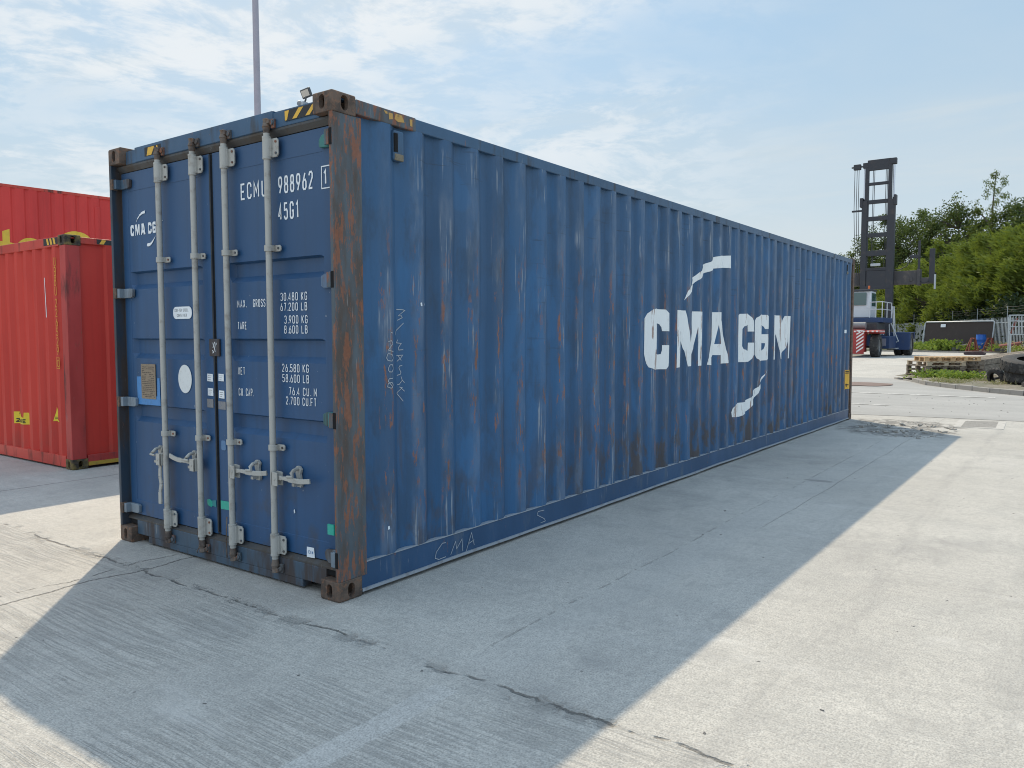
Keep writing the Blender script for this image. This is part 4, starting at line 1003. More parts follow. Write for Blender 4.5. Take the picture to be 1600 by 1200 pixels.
# stack of two long red containers behind
th = math.radians(-3.56)
bx, by = 5.149, 17.552
tx, ty = math.cos(th), math.sin(th)
S0 = -9.45
o_ = (bx+tx*S0, by+ty*S0)
kw = dict(pitch=.292, first=9.45+.205-.292*32, depth=.028, flat=.165, inner=.040)
low, a_, b_, _ = red_container('shipping_container', 12.192, 2.438, 2.591, (*o_, 0), th, 'long red shipping container at the bottom of the stack behind the short one', 'shipping container', m_red2, m_redf, m_redf, m_redp, kw, group='red containers stacked behind')
upp, us_, b_, _ = red_container('shipping_container', 12.192, 2.438, 2.591, (*o_, 2.591), th, 'long red shipping container with yellow wall letters on top of the stack', 'shipping container', m_red2, m_redf, m_redf, m_redp, kw, group='red containers stacked behind')
UP = profile(.1655, 12.192-.1655, **kw)
def arcband(cx, cz, ro, ri, a0, a1, n=14, sz=1.0):
    P_ = [(cx+ro*math.cos(math.radians(a0+(a1-a0)*i/n)), cz+ro*sz*math.sin(math.radians(a0+(a1-a0)*i/n))) for i in range(n+1)]
    P_ += [(cx+ri*math.cos(math.radians(a1-(a1-a0)*i/n)), cz+ri*sz*math.sin(math.radians(a1-(a1-a0)*i/n))) for i in range(n+1)]
    return P_
q = lambda s, z: (s-S0, z-2.591)
P_ = [[q(.01,4.033),q(.16,4.10),q(.16,3.05),q(.01,3.05)], [q(-.12,3.80),q(.01,3.80),q(.01,3.62),q(-.12,3.62)], [q(.16,3.78),q(.375,3.755),q(.375,3.60),q(.16,3.62)]]
P_ += [[(a, b) for a, b in arcband(.61-S0, 3.57-2.591, .34, .17, 180, 0, sz=1.05)], [(a, b) for a, b in arcband(.61-S0, 3.57-2.591, .34, .17, 360, 180, sz=1.05)]]
P_ += [[(a, b) for a, b in arcband(1.67-S0, 3.62-2.591, .53, .27, 320, 180, sz=1.08)], [(a, b) for a, b in arcband(1.67-S0, 3.62-2.591, .53, .27, 180, 40, sz=1.08)]]
overlay(P_, UP, .154, 2.591-.09, lambda u_,d_,z_: (u_, d_+.010, z_), m_ylog, us_, 'wall_lettering', 21, .005, .004, label='yellow wall letters half hidden by the short container')
vt = MB(); vt.box(2.13-S0, 2.27-S0, -.004, .05, 1.2, 2.275); vt.build('marking_plate', m_red2, us_, bev=.01)
# ================================================================== LIGHT MAST
lm = empty('lighting_column', (11.83,16.74,0), 0, 'tall slim grey lighting column rising behind the blue container', 'lighting column')
m_col = mat('galvanised_column', flat_worn((.34,.33,.38), (.25,.24,.28), .4, .5, 3))
MB().cyl((0,0,.02),(0,0,18.0),.115,.075,n=20).build('shaft', m_col, lm, smooth=True)
MB().box(-.22,.22,-.22,.22,0,.03).build('base_plate', m_col, lm)
MB().tube([(0,0,17.9),(0,-.3,18.3),(0,-.9,18.5),(0,-1.4,18.5)], .04).build('bracket_arm', m_col, lm)
MB().box(-.16,.16,-1.9,-1.3,18.44,18.56).build('lamp_head', m_lg, lm, bev=.03)
# ================================================================== CONTAINER HANDLER (beyond the road)
HG = .353
m_hblue = mat('handler_blue', flat_worn((.018,.045,.125), (.06,.07,.09), .4, .5, 3)); m_mast = mat('mast_dark_steel', flat_worn((.030,.032,.040), (.075,.06,.055), .6, .6, 2.5))
m_hwhite = mat('cab_white', flat_worn((.55,.57,.60), (.5,.5,.5), .3, .45, 4)); m_hred = mat('counterweight_red', flat_worn((.33,.035,.03), (.18,.05,.04), .4, .55, 4))
m_tyre = mat('tyre_rubber', flat_worn((.034,.033,.033), (.15,.14,.125), .75, .85, 6)); m_rim = mat('wheel_rim', flat_worn((.22,.22,.22), (.12,.10,.08), .5, .6, 8))
m_glass = mat('cab_glass', col=(.05,.10,.10), rough=.08, spec=.8); m_chrome = mat('chrome_rod', col=(.55,.57,.62), rough=.25, metal=.8)
m_beac = mat('orange_beacon', col=(.55,.13,.03), rough=.4); m_bwh = mat('stripe_white', col=(.70,.66,.64), rough=.6)
hd_ = empty('container_handler', (41.6, 6.61, HG), 0, 'blue container handler truck with white cab and tall dark lifting mast', 'container handler', scale=.77)
def wheel(x, y, r, w, par=None):
    t = MB(); pr = [(r*.58,-w/2),(r*.80,-w/2-.02),(r*.95,-w/2),(r,-w*.38),(r,w*.38),(r*.95,w/2),(r*.80,w/2+.02),(r*.58,w/2)]
    mt = Matrix.Translation((x,y,r)) @ Matrix.Rotation(PI/2,4,'X')
    t.lathe(pr, 40, mt, closed=True)
    for i in range(26):
        a = 2*PI*i/26
        for s_ in (-1,1):
            m2 = mt @ Matrix.Rotation(a+.06*s_,4,'Z') @ Matrix.Translation((r*.985,0,s_*w*.24))
            t.box(-.03,.035,-.045,.045,-w*.22,w*.22,m2)
    tw = t.build('tyre', m_tyre, par or hd_, smooth=True)
    rm = MB(); rm.lathe([(r*.59,-w*.40),(r*.50,-w*.36),(r*.42,-w*.10),(r*.16,-w*.08),(r*.14,-w*.25),(.001,-w*.25)], 28, mt)
    rm.lathe([(r*.59,w*.40),(r*.50,w*.36),(r*.42,w*.10),(r*.16,w*.08),(r*.14,w*.25),(.001,w*.25)], 28, mt)
    rm.build('rim', m_rim, tw, smooth=True)
for y in (-1.48, 1.48): wheel(0, y, .78, .52)
for y in (-2.42, -1.82, 1.82, 2.42): wheel(6.3, y, .82, .50)
MB().box(-.9,6.9,-.75,.75,.75,1.55).build('chassis', m_hblue, hd_, bev=.05)
mb = MB(); mb.prism([(-.95,.35),(-.2,.35),(-.85+.55,1.0),(-.2,1.55),(.75,1.62),(.9,1.80),(-.9,1.88)], lambda a,b,d:(a,d,b), -.95, .95)
cw = mb.build('counterweight', m_hred, hd_, bev=.03)
MB().box(-1.02,-.955,-.93,.93,.22,1.84).build('rear_plate', m_hred, cw, bev=.01)
mb = MB()
for k in range(7):
    z0 = .30+k*.24
    for s_ in (-1,1):
        mb.poly([(-1.026,s_*.90,min(1.80,z0+.33)),(-1.026,s_*.90,min(1.82,z0+.44)),(-1.026,s_*.45,z0+.11),(-1.026,s_*.45,z0)])
mb.build('chevrons', m_bwh, cw, fix=False)
mb = MB()
for s_ in (-1,1): mb.prism([(-1.0,1.72),(-.9,1.80),(.9,1.86),(1.0,1.70),(.8,1.58),(-.6,1.60)], lambda a,b,d:(a,d,b), s_*.96, s_*1.85)
mb.build('rear_fender', m_hred, hd_, bev=.02)
mb = MB()
for s_ in (-1,1):
    for k in range(7): mb.box(-.85+k*.26,-.72+k*.26, s_*1.86-.004, s_*1.86+.004, 1.70, 1.80); 
for k in range(6): mb.box(-1.03,-1.01,-1.8+k*.28,-1.68+k*.28,1.70,1.80)
mb.build('fender_stripes', m_bwh, hd_)
MB().box(.95,3.4,-1.35,1.3,1.60,2.37).build('engine_hood', mat('engine_dark', flat_worn((.035,.037,.042),(.09,.08,.07),.6,.6,5)), hd_, bev=.06)
MB().cyl((.3,.5,2.16),(.3,-.75,2.16),.24,n=20).build('air_cleaner', m_rim, hd_, smooth=True)
MB().cyl((.6,.7,2.2),(.6,.7,3.5),.09,n=12).build('exhaust_pipe', m_mast, hd_, smooth=True)
MB().box(1.6,5.0,-1.55,1.5,2.38,2.72).build('deck', m_hblue, hd_, bev=.03)
cab_ = MB().prism([(2.0,2.74),(4.0,2.74),(4.0,3.4),(3.75,4.62),(2.15,4.62),(2.0,3.5)], lambda a,b,d:(a,d,b), -.66, .85).build('cab', m_hwhite, hd_, bev=.05)
MB().prism([(2.0,4.63),(3.85,4.63),(3.8,4.74),(2.05,4.74)], lambda a,b,d:(a,d,b), -.70, .90).build('roof', m_mast, cab_, bev=.02)
MB().box(1.93,2.06,-.38,.66,3.62,4.50).build('window', m_glass, cab_, bev=.01)
MB().box(2.35,3.65,-.675,-.64,3.55,4.48).build('window', m_glass, cab_, bev=.01)
MB().box(2.35,3.65,.84,.865,3.35,4.48).build('window', m_glass, cab_, bev=.01)
MB().cyl((2.2,-.5,4.74),(2.2,-.5,4.98),.07,n=12).build('beacon', m_beac, cab_)
rl_ = MB()
for x in (1.65, 3.3, 4.9):
    rl_.tube([(x,-1.50,2.72),(x,-1.50,3.82)], .030)
rl_.tube([(1.65,-.70,3.80),(1.65,-1.50,3.82),(4.9,-1.50,3.82)], .032); rl_.tube([(1.65,-.70,3.3),(1.65,-1.50,3.3),(4.9,-1.50,3.3)], .026)
rl_.tube([(1.65,-.70,2.7),(1.65,-.70,3.80)], .03); rl_.tube([(1.65,-1.1,2.7),(1.65,-1.1,3.8)], .026)
rl_.build('guard_rail', m_hwhite, hd_)
ld = MB()
for x in (5.0, 5.5): ld.tube([(x,-1.55,3.6),(x,-1.62,2.5),(x,-1.75,.6)], .035)
for k in range(8): ld.tube([(5.0,-1.58-.02*k,2.4-k*.25),(5.5,-1.58-.02*k,2.4-k*.25)], .025)
ld.build('ladder', m_hwhite, hd_)
MB().tube([(3.0,-1.75,1.45),(3.0,-1.72,2.25),(3.0,-1.85,2.32),(3.0,-2.35,1.05),(3.0,-2.2,1.0)], .035).build('hand_rail', m_lg, hd_)
MB().box(2.1,4.3,-1.95,-.80,.55,1.42).build('tool_box', m_hblue, hd_, bev=.04)
MB().box(2.06,2.09,-1.72,-1.15,.72,1.25).build('box_panel', mat('faded_grey_panel', flat_worn((.20,.20,.25),(.10,.10,.14),.5,.6,8)), hd_, bev=.01)
MB().box(4.4,5.2,-2.0,-.8,.48,.56).build('step', m_lg, hd_)
for s_ in (-1,1):
    MB().prism([(5.2,.45),(5.2,1.68),(7.3,1.72),(7.3,1.2),(6.9,1.66),(5.7,1.62),(5.5,.9),(5.4,.45)], lambda a,b,d:(a,d,b), s_*1.20, s_*2.72).build('front_fender', m_hblue, hd_, bev=.03)
    MB().box(5.18,5.25,min(s_*1.2,s_*2.68),max(s_*1.2,s_*2.68),.42,1.70).build('fender_plate', m_hblue, hd_, bev=.02)
MB().cyl((6.3,-2.0,.82),(6.3,2.0,.82),.30,n=16).build('drive_axle', m_mast, hd_, smooth=True)
# mast
mo = MB()
for v0, v1 in ((.86,1.26),(-1.08,-.56)): mo.box(7.35,7.80,v0,v1,.45,11.75)
for z0, z1 in ((10.16,10.56),(8.92,9.32),(7.50,7.98),(6.38,6.68),(2.2,2.6),(.6,1.1)): mo.box(7.38,7.54,-.60,.90,z0+.03,z1-.03)
mo.box(7.3,7.85,1.18,1.40,11.3,12.0); mo.box(7.3,7.85,-1.16,-.98,11.3,12.05)
outm = mo.build('outer_mast', m_mast, hd_, bev=.03)
mi = MB()
for v0, v1 in ((.82,1.06),(-.80,-.55)): mi.box(7.42,7.76,v0,v1,1.0,14.55)
for z0, z1 in ((14.02,14.82),(12.90,13.12),(11.50,11.80)): mi.box(7.44,7.64,-.74,.93,z0,z1)
mi.box(7.40,7.78,-1.10,-.60,14.35,14.80); mi.box(7.40,7.78,.9,1.25,14.25,14.65)
inm = mi.build('inner_mast', m_mast, hd_, bev=.03)
MB().box(7.36,7.5,-.62,.80,5.02,6.40).build('carriage_plate', m_mast, hd_, bev=.02)
MB().box(7.34,7.8,-.9,1.1,5.0,5.24).build('carriage_beam', m_mast, hd_, bev=.02)
for y in (-.95, 1.12): MB().cyl((7.6,y,.8),(7.6,y,11.9),.10,n=12).build('lift_cylinder', m_mast, hd_, smooth=True)
for y in (-.93, 1.12): MB().cyl((7.6,y,11.8),(7.6,y,14.3),.075,n=12).build('lift_rod', m_chrome, hd_, smooth=True)
for y in (.52,.42,-.38,-.48): MB().tube([(7.55,y,6.3),(7.55,y,14.1)], .022).build('lift_chain', m_mast, hd_)
MB().box(7.45,7.75,1.42,1.95,14.20,14.62).build('hose_pulley', m_mast, hd_, bev=.05)
MB().cyl((7.6,1.2,14.42),(7.6,2.1,14.42),.06).build('pulley_shaft', m_mast, hd_)
MB().box(7.5,7.7,1.2,2.0,11.0,11.12).build('hose_bracket', m_mast, hd_)
for y, zb in ((1.56,11.1),(1.70,11.0),(1.86,11.0)): MB().tube([(7.6,y,14.3),(7.6,y,zb),(7.6,y-.08,9.0),(7.6,y-.25,7.0),(7.6,y-.35,5.4)], .022).build('hydraulic_hose', m_mast, hd_)
m_spr = mat('spreader_grey', flat_worn((.055,.052,.055), (.15,.12,.10), .6, .6, 2))
mb = MB()
mb.box(7.9,8.5,-2.75,2.75,5.32,6.34); mb.box(7.95,8.4,-3.85,-2.7,5.34,5.78); mb.box(7.95,8.4,2.7,3.85,5.34,5.78); mb.box(7.8,8.6,-2.85,-2.62,5.22,6.42); mb.box(7.8,8.6,2.62,2.85,5.22,6.42)
mb.box(7.82,7.9,-2.35,-2.15,5.55,5.8)
sp2 = mb.build('spreader_beam', m_spr, hd_, bev=.03)
for s_ in (-1,1):
    MB().box(7.9,8.2,s_*3.60-.17,s_*3.60+.17,5.42,7.90).build('spreader_post', m_mast, hd_, bev=.02)
    MB().box(7.9,8.2,s_*3.82-.05,s_*3.82+.05,4.9,6.0).build('guide_plate', m_lg, hd_, bev=.02)
    if s_ > 0: continue
    MB().box(8.0,8.12,s_*2.72-.08,s_*2.72+.08,6.4,8.55).build('hose_post', m_mast, hd_, bev=.02)
    MB().box(7.95,8.15,s_*2.45-.35,s_*2.45+.35,7.28,7.50).build('post_bracket', m_mast, hd_, bev=.02)
    MB().tube([(8.0,s_*2.2,7.3),(8.0,s_*1.9,6.7),(8.0,s_*1.4,6.45),(8.0,s_*.9,6.4)], .035).build('hydraulic_hose', m_mast, hd_)
    MB().tube([(8.0,s_*2.75,5.6),(7.9,s_*3.1,5.35),(7.9,s_*3.4,5.5),(7.95,s_*3.55,6.0)], .03).build('hydraulic_hose', m_mast, hd_)
mb = MB(); mb.box(7.2,7.34,-.2,.5,6.75,6.95).build('work_lamp', m_lg, hd_, bev=.03)
# ================================================================== FENCES AND YARD CLUTTER
m_galv = mat('galvanised_steel', flat_worn((.40,.44,.46), (.26,.28,.30), .5, .5, 2))
F0 = Vector((86.5,13.6)); F1 = Vector((53.9,-.34)); F2 = Vector((40.5,-6.0))
fn = empty('palisade_fence', (F1.x,F1.y,HG), 0, 'long grey galvanised palisade fence with spiked tops in front of the trees', 'fence')
def fence_run(A, B, root, k0):
    d = (B-A); Ls = d.length; d.normalize(); n = round(Ls/2.8); nb = Vector((-d.y, d.x)); O = Vector((F1.x, F1.y))
    if nb.x > 0: nb = -nb                        # towards the camera
    g3 = lambda t, off, z: ((A+d*t+nb*off-O).x, (A+d*t+nb*off-O).y, z)
    for i in range(n):
        a = Ls*i/n; b_ = Ls*(i+1)/n; mb = MB()
        for k in range(12):
            t = a+(b_-a)*(k+.5)/12; w = .047
            z1 = 2.30+random.uniform(-.012,.012)
            for s_, o1, o2 in ((-1,.0,.018),(1,.018,.0)):     # folded W-section pale
                t0, t1 = (t-w, t) if s_ < 0 else (t, t+w)
                mb.poly([g3(t0,o1,.08), g3(t1,o2,.08), g3(t1,o2,z1 if s_ < 0 else z1), g3(t0,o1,z1-.0 if s_ > 0 else z1-.11)] if s_ < 0 else [g3(t0,o1,.08), g3(t1,o2,.08), g3(t1,o2,z1-.11), g3(t0,o1,z1)])
        mb.build('pale_panel', m_galv, root, fix=False)
        mb = MB()
        for z in (.38, 1.95): mb.bar(g3(a,-.03,z), g3(b_,-.03,z), .045, .055)
        mb.build('rail', m_galv, root)
        MB().bar(g3(a,-.07,0), g3(a,-.07,2.28), .06, .09, up=(1,0,0)).build('post', m_galv, root)
        if i % 2 == 0:
            MB().bar(g3(a,-.05,2.2), g3(a+.02,-.05,3.0), .04, .04, up=(1,0,0)).build('wire_post', m_galv, root)
    for z in (2.62, 2.78, 2.95):
        pts = [g3(Ls*k/(n*2), -.05, z-.05*(k % 2)) for k in range(n*2+1)]
        MB().tube(pts, .009, n=5).build('barbed_wire', m_mast, root)
fence_run(F0, F1, fn, 0); fence_run(F1, F2, fn, 1)
# site fence panel with brown infill
hp = empty('site_fence_panel', (60.5,6.10,HG+.05), math.atan2(1.54-6.10, 58-60.5), 'brown infilled site fence panel in a bright tube frame leaning before the palisade fence', 'fence panel')
HL = math.hypot(1.54-6.10, 2.5)
tf = lambda x, z: (x, -.10+z*.10, z)
MB().tube([tf(.0,.0),tf(.10,1.95),tf(.2,2.02),tf(HL-.1,2.02),tf(HL,1.95),tf(HL-.08,0)], .045).build('tube_frame', mat('bright_tube', flat_worn((.42,.46,.50),(.3,.32,.34),.4,.45,3)), hp, smooth=True)
m_mesh = mat('brown_infill', flat_worn((.050,.038,.034), (.085,.07,.06), .5, .8, 3))
MB().grid([.12+(HL-.22)*i/10 for i in range(11)], [.05+1.92*i/6 for i in range(7)], lambda a,b:(a, -.07+b*.10+.02*mn.noise(Vector((a,b,1))), b)).build('infill_sheet', m_mesh, hp, fix=False)
MB().box(1.25,1.62,-.02,.0,1.66,1.84,Matrix.Translation((0,.08,0))).build('notice', m_stick, hp) if False else MB().prism([(1.35,1.64),(1.72,1.64),(1.72,1.86),(1.35,1.86)], lambda a,b,d:(a,-.12+b*.10+d,b), -.01, .0).build('notice', m_stick, hp)
# barrel
def barrel(x, y, z, rz, label, tilt=0):
    o = empty('drum', (x,y,z), rz, label, 'drum'); m_ = mat('blue_plastic', flat_worn((.01,.10,.42), (.02,.16,.5), .4, .4, 3))
    pr = [(.001,0),(.26,0),(.29,.03),(.30,.28),(.312,.30),(.312,.33),(.30,.35),(.30,.58),(.312,.60),(.312,.63),(.30,.65),(.29,.88),(.27,.93),(.285,.935),(.285,.955),(.25,.955),(.25,.93),(.001,.93)]
    MB().lathe(pr, 32).build('body', m_, o, smooth=True)
    MB().cyl((.12,.08,.93),(.12,.08,.965),.035).build('bung', m_, o)
barrel(57.0, 2.14, HG+.22, 0, 'bright blue plastic drum standing before the palisade fence')
m_redst = mat('red_oxide_steel', flat_worn((.20,.055,.04), (.10,.05,.04), .5, .7, 4))
def aframe(x, y, rz, label):
    o = empty('steel_stand', (x,y,HG), rz, label, 'steel stand', 'red oxide steel stands')
    for s_ in (-1,1):
        MB().bar((s_*.30,-.25,.0),(s_*.05,-.1,.95),.07,.07,up=(0,1,0)).build('leg', m_redst, o); MB().bar((s_*.30,.35,.0),(s_*.05,.1,.95),.07,.07,up=(0,1,0)).build('leg', m_redst, o)
        MB().bar((s_*.30,-.25,.12),(s_*.30,.35,.12),.06,.06).build('foot_bar', m_redst, o)
    MB().bar((-.3,0,.93),(.3,0,.93),.08,.08).build('top_bar', m_redst, o); MB().bar((-.30,-.25,.3),(.30,-.25,.3),.05,.05).build('cross_bar', m_redst, o)
aframe(55.6, 2.45, .4, 'red oxide steel stand left of the blue drum'); aframe(55.4, 1.50, -.3, 'red oxide steel stand right of the blue drum')
def rubble(name, cx, cy, z, rx, ry, h, n, material, label, cat, kind=None, seed=0, smin=.06, smax=.2):
    rnd = random.Random(seed); mb = MB()
    for i in range(n):
        a = rnd.uniform(0,2*PI); q_ = rnd.random()**.5; s_ = rnd.uniform(smin, smax)
        p = Vector((cx+rx*q_*math.cos(a), cy+ry*q_*math.sin(a), z+h*(1-q_)*rnd.random()+s_*.2))
        m2 = Matrix.Translation(p) @ Matrix.Rotation(rnd.uniform(0,6),4,'Z') @ Matrix.Rotation(rnd.uniform(-.5,.5),4,'X')
        k = len(mb.v)
        mb.box(-s_,s_,-s_*rnd.uniform(.5,1),s_*rnd.uniform(.5,1),-s_*.4,s_*rnd.uniform(.2,.6),m2)
        for j in range(k, len(mb.v)): mb.v[j] = tuple(Vector(mb.v[j])+Vector((rnd.uniform(-1,1),rnd.uniform(-1,1),rnd.uniform(-1,1)))*s_*.25)
    o = mb.build(name, material); T(o, label, cat, kind=kind); return o
m_rub = mat('rubble_grey', flat_worn((.10,.10,.09), (.22,.21,.19), .6, .9, 3)); m_rub2 = mat('pale_rubble', flat_worn((.32,.30,.27), (.15,.14,.13), .6, .9, 8))
rubble('rubble_heap', 57.0, 3.45, HG+.1, .7, .75, .75, 70, m_rub, 'dark grey heap of rubble in front of the brown fence panel', 'rubble', 'stuff', 4, .10, .26)
rubble('broken_concrete', 11.0, -1.15, -.005, 1.25, .75, .02, 90, m_rub2, 'small broken concrete crumbs by the far end of the blue container', 'rubble', 'stuff', 5, .008, .035)
rubble('loose_stones', 2.0, -1.6, -.004, 6.5, 3.0, .0, 170, mat('dark_stone', flat_worn((.12,.115,.11),(.25,.24,.22),.5,.9,20)), 'tiny dark stones scattered over the yard', 'stones', 'stuff', 6, .003, .009)
rubble('road_stones', 16.5, -1.2, .002, 2.8, 3.2, .0, 80, m_rub, 'small stones and dirt scattered on the road', 'stones', 'stuff', 8, .004, .014)
sl_ = MB().prism([(-.55,.02),(-.35,-.01),(.45,-.01),(.55,.05),(.54,.17),(-.30,.22),(-.58,.12)], lambda a,b,d:(d,a,b), -.3, .35).build('fallen_slab', mat('maroon_slab', flat_worn((.05,.028,.032), (.30,.28,.27), .3, .7, 2)), None, bev=.02)
T(sl_, 'dark maroon slab lying on the pale yard behind the pallets', 'slab'); sl_.location = (49.5, 1.75, HG); sl_.rotation_euler = (0,0,.1)
# cage trolley
ct = empty('cage_trolley', (50.2,.17,HG), 0, 'tall galvanised cage frame on legs at the right edge of the yard', 'cage')
mb = MB()
for y in (0,-.12,-2.6,-2.72):
    for x in (0,1.1):
        if y in (-.12,-2.6) and x == 1.1: continue
        MB().bar((x,y,0),(x,y,2.28 if y in (0,-2.72) else 1.2),.055,.055,up=(1,0,0)).build('leg', m_galv, ct)
for x in (0,1.1):
    for z in (1.18,1.62,1.95,2.28): MB().bar((x,0,z),(x,-2.72,z),.045,.045).build('rail', m_galv, ct)
mb = MB()
for k in range(19): mb.bar((0,-.14*k-.06,1.18),(0,-.14*k-.06,2.28),.028,.028,up=(1,0,0))
mb.build('bar_panel', m_galv, ct)
MB().box(.0,1.1,-2.7,-.02,1.14,1.19).build('deck', m_galv, ct)
MB().bar((.5,-.1,1.25),(.7,-.35,2.1),.1,.25,up=(1,0,0)).build('loose_board', m_redst, ct)
# dark beams lying by the verge
for k, (x, y0, y1, z, m_, lb) in enumerate(((54.0,1.1,-5.5,.22,m_mast,'dark steel beam lying along the verge, upper one of the two by the cage'),(53.4,.2,-5.8,.06,m_redst,'rusty red beam lying along the verge, lower one of the two by the cage'))):
    o = MB().bar((x,y0,HG+z),(x-.4,y1,HG+z),.22,.18).build('steel_beam', m_, None, bev=.01); T(o, lb, 'steel beam')
o = MB().tube([(54.4,.9,HG+.35),(54.3,-.6,HG+.62),(54.2,-2.5,HG+.60),(54,-5,HG+.5)], .20, n=14).build('rusty_pipe', m_redst, None, smooth=True); T(o, 'rust red pipe resting on the beams behind the cage', 'pipe')
# yard edge kerb
o = MB().bar((56.7,8.5,HG+.03),(53.6,-1.5,HG+.03),.18,.14).build('kerb_far', m_kerb); T(o, kind='structure')
# ---------------- pallets
def wood(a, b2, d=(.07,.055,.04)):
    def b(g):
        P = g.obj(); n = g.noise(P, 1, 5, .65, scl=(3,18,18)); m_ = g.noise(P, 3, 4, .6)
        col = g.mix(g.ss(n, .35, .65), a, b2); return {'Base Color': g.mix(g.mul(g.ss(m_, .5, .72), .6), col, d), 'Roughness': .85}
    return b
m_wold = mat('weathered_pallet_wood', wood((.13,.10,.075), (.24,.20,.155))); m_wnew = mat('fresh_pallet_wood', wood((.42,.27,.14), (.55,.38,.21), (.25,.15,.08)))
m_wtop = mat('sunbleached_boards', wood((.36,.29,.20), (.46,.38,.28), (.2,.15,.1)))
def pallet(x, y, z, rz, lx, ly, material, label, h=.144, group='pallets stacked by the kerb'):
    o = empty('pallet', (x,y,z), rz, label, 'pallet', group)
    n = max(5, round(lx/.17)); mb = MB()
    for i in range(n):
        a = -lx/2+(lx-.1)*i/(n-1); w = .1 if i not in (0, n-1) else .13
        mb.box(a, a+.105, -ly/2+random.uniform(0,.012), ly/2-random.uniform(0,.012), h-.022, h+random.uniform(-.003,.0))
    mb.build('deck_board', material, o)
    mb = MB()
    for s_ in (-1,0,1): mb.box(-lx/2, lx/2, s_*(ly/2-.06)-.05, s_*(ly/2-.06)+.05, .0, .020)
    mb.build('bottom_board', material, o)
    for s_ in (-1,0,1): MB().box(-lx/2, lx/2, s_*(ly/2-.06)-.045, s_*(ly/2-.06)+.045, h-.043, h-.0225).build('stringer', material, o)
    for sx in (-1,0,1):
        for s_ in (-1,0,1): MB().box(sx*(lx/2-.075)-.07, sx*(lx/2-.075)+.07, s_*(ly/2-.06)-.045, s_*(ly/2-.06)+.045, .0205, h-.0435).build('block', material, o)
rzp = math.atan2(-.83,.56)
pc = (26.85, .66); zg = gh(26.8)+.06
nm = ('lowest','second lowest','second highest','highest')
for k in range(4):
    pallet(pc[0]+random.uniform(-.03,.03), pc[1]+random.uniform(-.03,.03), zg+.147*k, rzp+random.uniform(-.03,.03), 1.25, 1.45, m_wold if k < 3 else m_wtop, 'weathered grey pallet, %s of the four in the left pallet stack' % nm[k])
pallet(pc[0]-.15, pc[1]+.02, zg+.147*4, rzp-.10, .95, 1.0, m_wnew, 'fresh orange wood pallet lying left on top of the stack')
pallet(pc[0]+.45, pc[1]-.62, zg+.147*4, rzp+.08, 1.0, .9, m_wnew, 'fresh orange wood pallet lying right on top of the stack')
for k in range(4):
    pallet(28.0+random.uniform(-.03,.03), .22+random.uniform(-.03,.03), gh(27.7)+.06+.147*k, rzp+random.uniform(-.04,.04), 1.25, 1.3, m_wold, 'dark weathered pallet, %s of the four in the right pallet stack' % nm[k])
# sleepers
tb = random.Random(5)
nmz = ('bottom','middle','top')
A_ = Vector((28.9,-.45)); dr_ = Vector((4.9,-1.35)).normalized(); pr_ = Vector((-dr_.y, dr_.x))
for lay in range(3):
    for k in range(3):
        st_ = A_+pr_*(k*.30)+dr_*tb.uniform(-.1,.15); L_ = 6.0+tb.uniform(-.3,.3); e_2 = st_+dr_*L_
        z = .10+lay*.215
        o = MB().bar((st_.x, st_.y, gh(st_.x)+z), (e_2.x, e_2.y, gh(e_2.x)+z+.03), .27, .20).build('timber_sleeper', m_wold, None, bev=.012)
        T(o, 'long weathered timber sleeper, %s of the %s layer in the pile' % (('nearest the road','middle one','farthest from the road')[k], nmz[lay]), 'timber', 'timber sleepers piled beside the pallets')
for (x, y, z, rz, l, lb) in ((25.9,-.95,.14,.2,1.5,'short flat timber offcut on the earth between pallets and tyres'),(25.0,-1.3,.13,1.1,.9,'short timber offcut lying beside the big tyres')):
    o = MB().box(-l/2,l/2,-.14,.14,0,.12).build('timber_offcut', m_wtop, None, bev=.01); o.location = (x,y,z); o.rotation_euler = (.05,.05,rz); T(o, lb, 'timber')
# tyres
def big_tyre(x, y, z, r, w, tilt, rz, label, lugs=26, r_in=.55):
    o = empty('tyre', (x,y,z), rz, label, 'tyre', 'big worn tyres piled by the kerb'); o.rotation_euler = (*tilt, rz)
    t = MB(); t.lathe([(r*r_in,-w*.42),(r*.70,-w/2),(r*.92,-w*.47),(r*.985,-w*.36),(r,-w*.18),(r,w*.18),(r*.985,w*.36),(r*.92,w*.47),(r*.70,w/2),(r*r_in,w*.42),(r*r_in+.03,w*.36),(r*.90,w*.38),(r*.94,0),(r*.90,-w*.38),(r*r_in+.03,-w*.36)], 64, None, closed=True)
    t.build('carcass', m_tyre, o, smooth=True)
    mb = MB()
    for i in range(lugs):
        for s_ in (-1,1):
            m2 = Matrix.Rotation(2*PI*(i+.25*s_)/lugs,4,'Z') @ Matrix.Translation((r*.995,0,s_*w*.19)) @ Matrix.Rotation(s_*.65,4,'X')
            mb.box(-.03,.010,-r*.050,r*.050,-w*.18,w*.18,m2)
    mb.build('tread', m_tyre, o, bev=.006)
big_tyre(23.35,-2.40,.34,.84,.38,(.04,-.03),.3,'large muddy tyre lying flat at the bottom of the tyre pile')
big_tyre(23.28,-2.34,.70,.88,.36,(.0,-.15),.2,'large dark tyre with chunky tread lying on top of the tyre pile')
big_tyre(21.75,-2.50,.17,.42,.20,(.05,.1),.1,'small black tyre lying in front of the big tyres by the kerb', 0+18, .6)
big_tyre(23.9,-1.35,.24,.33,.16,(1.25,.25),.7,'small black tyre leaning behind the big tyres', 18, .6)
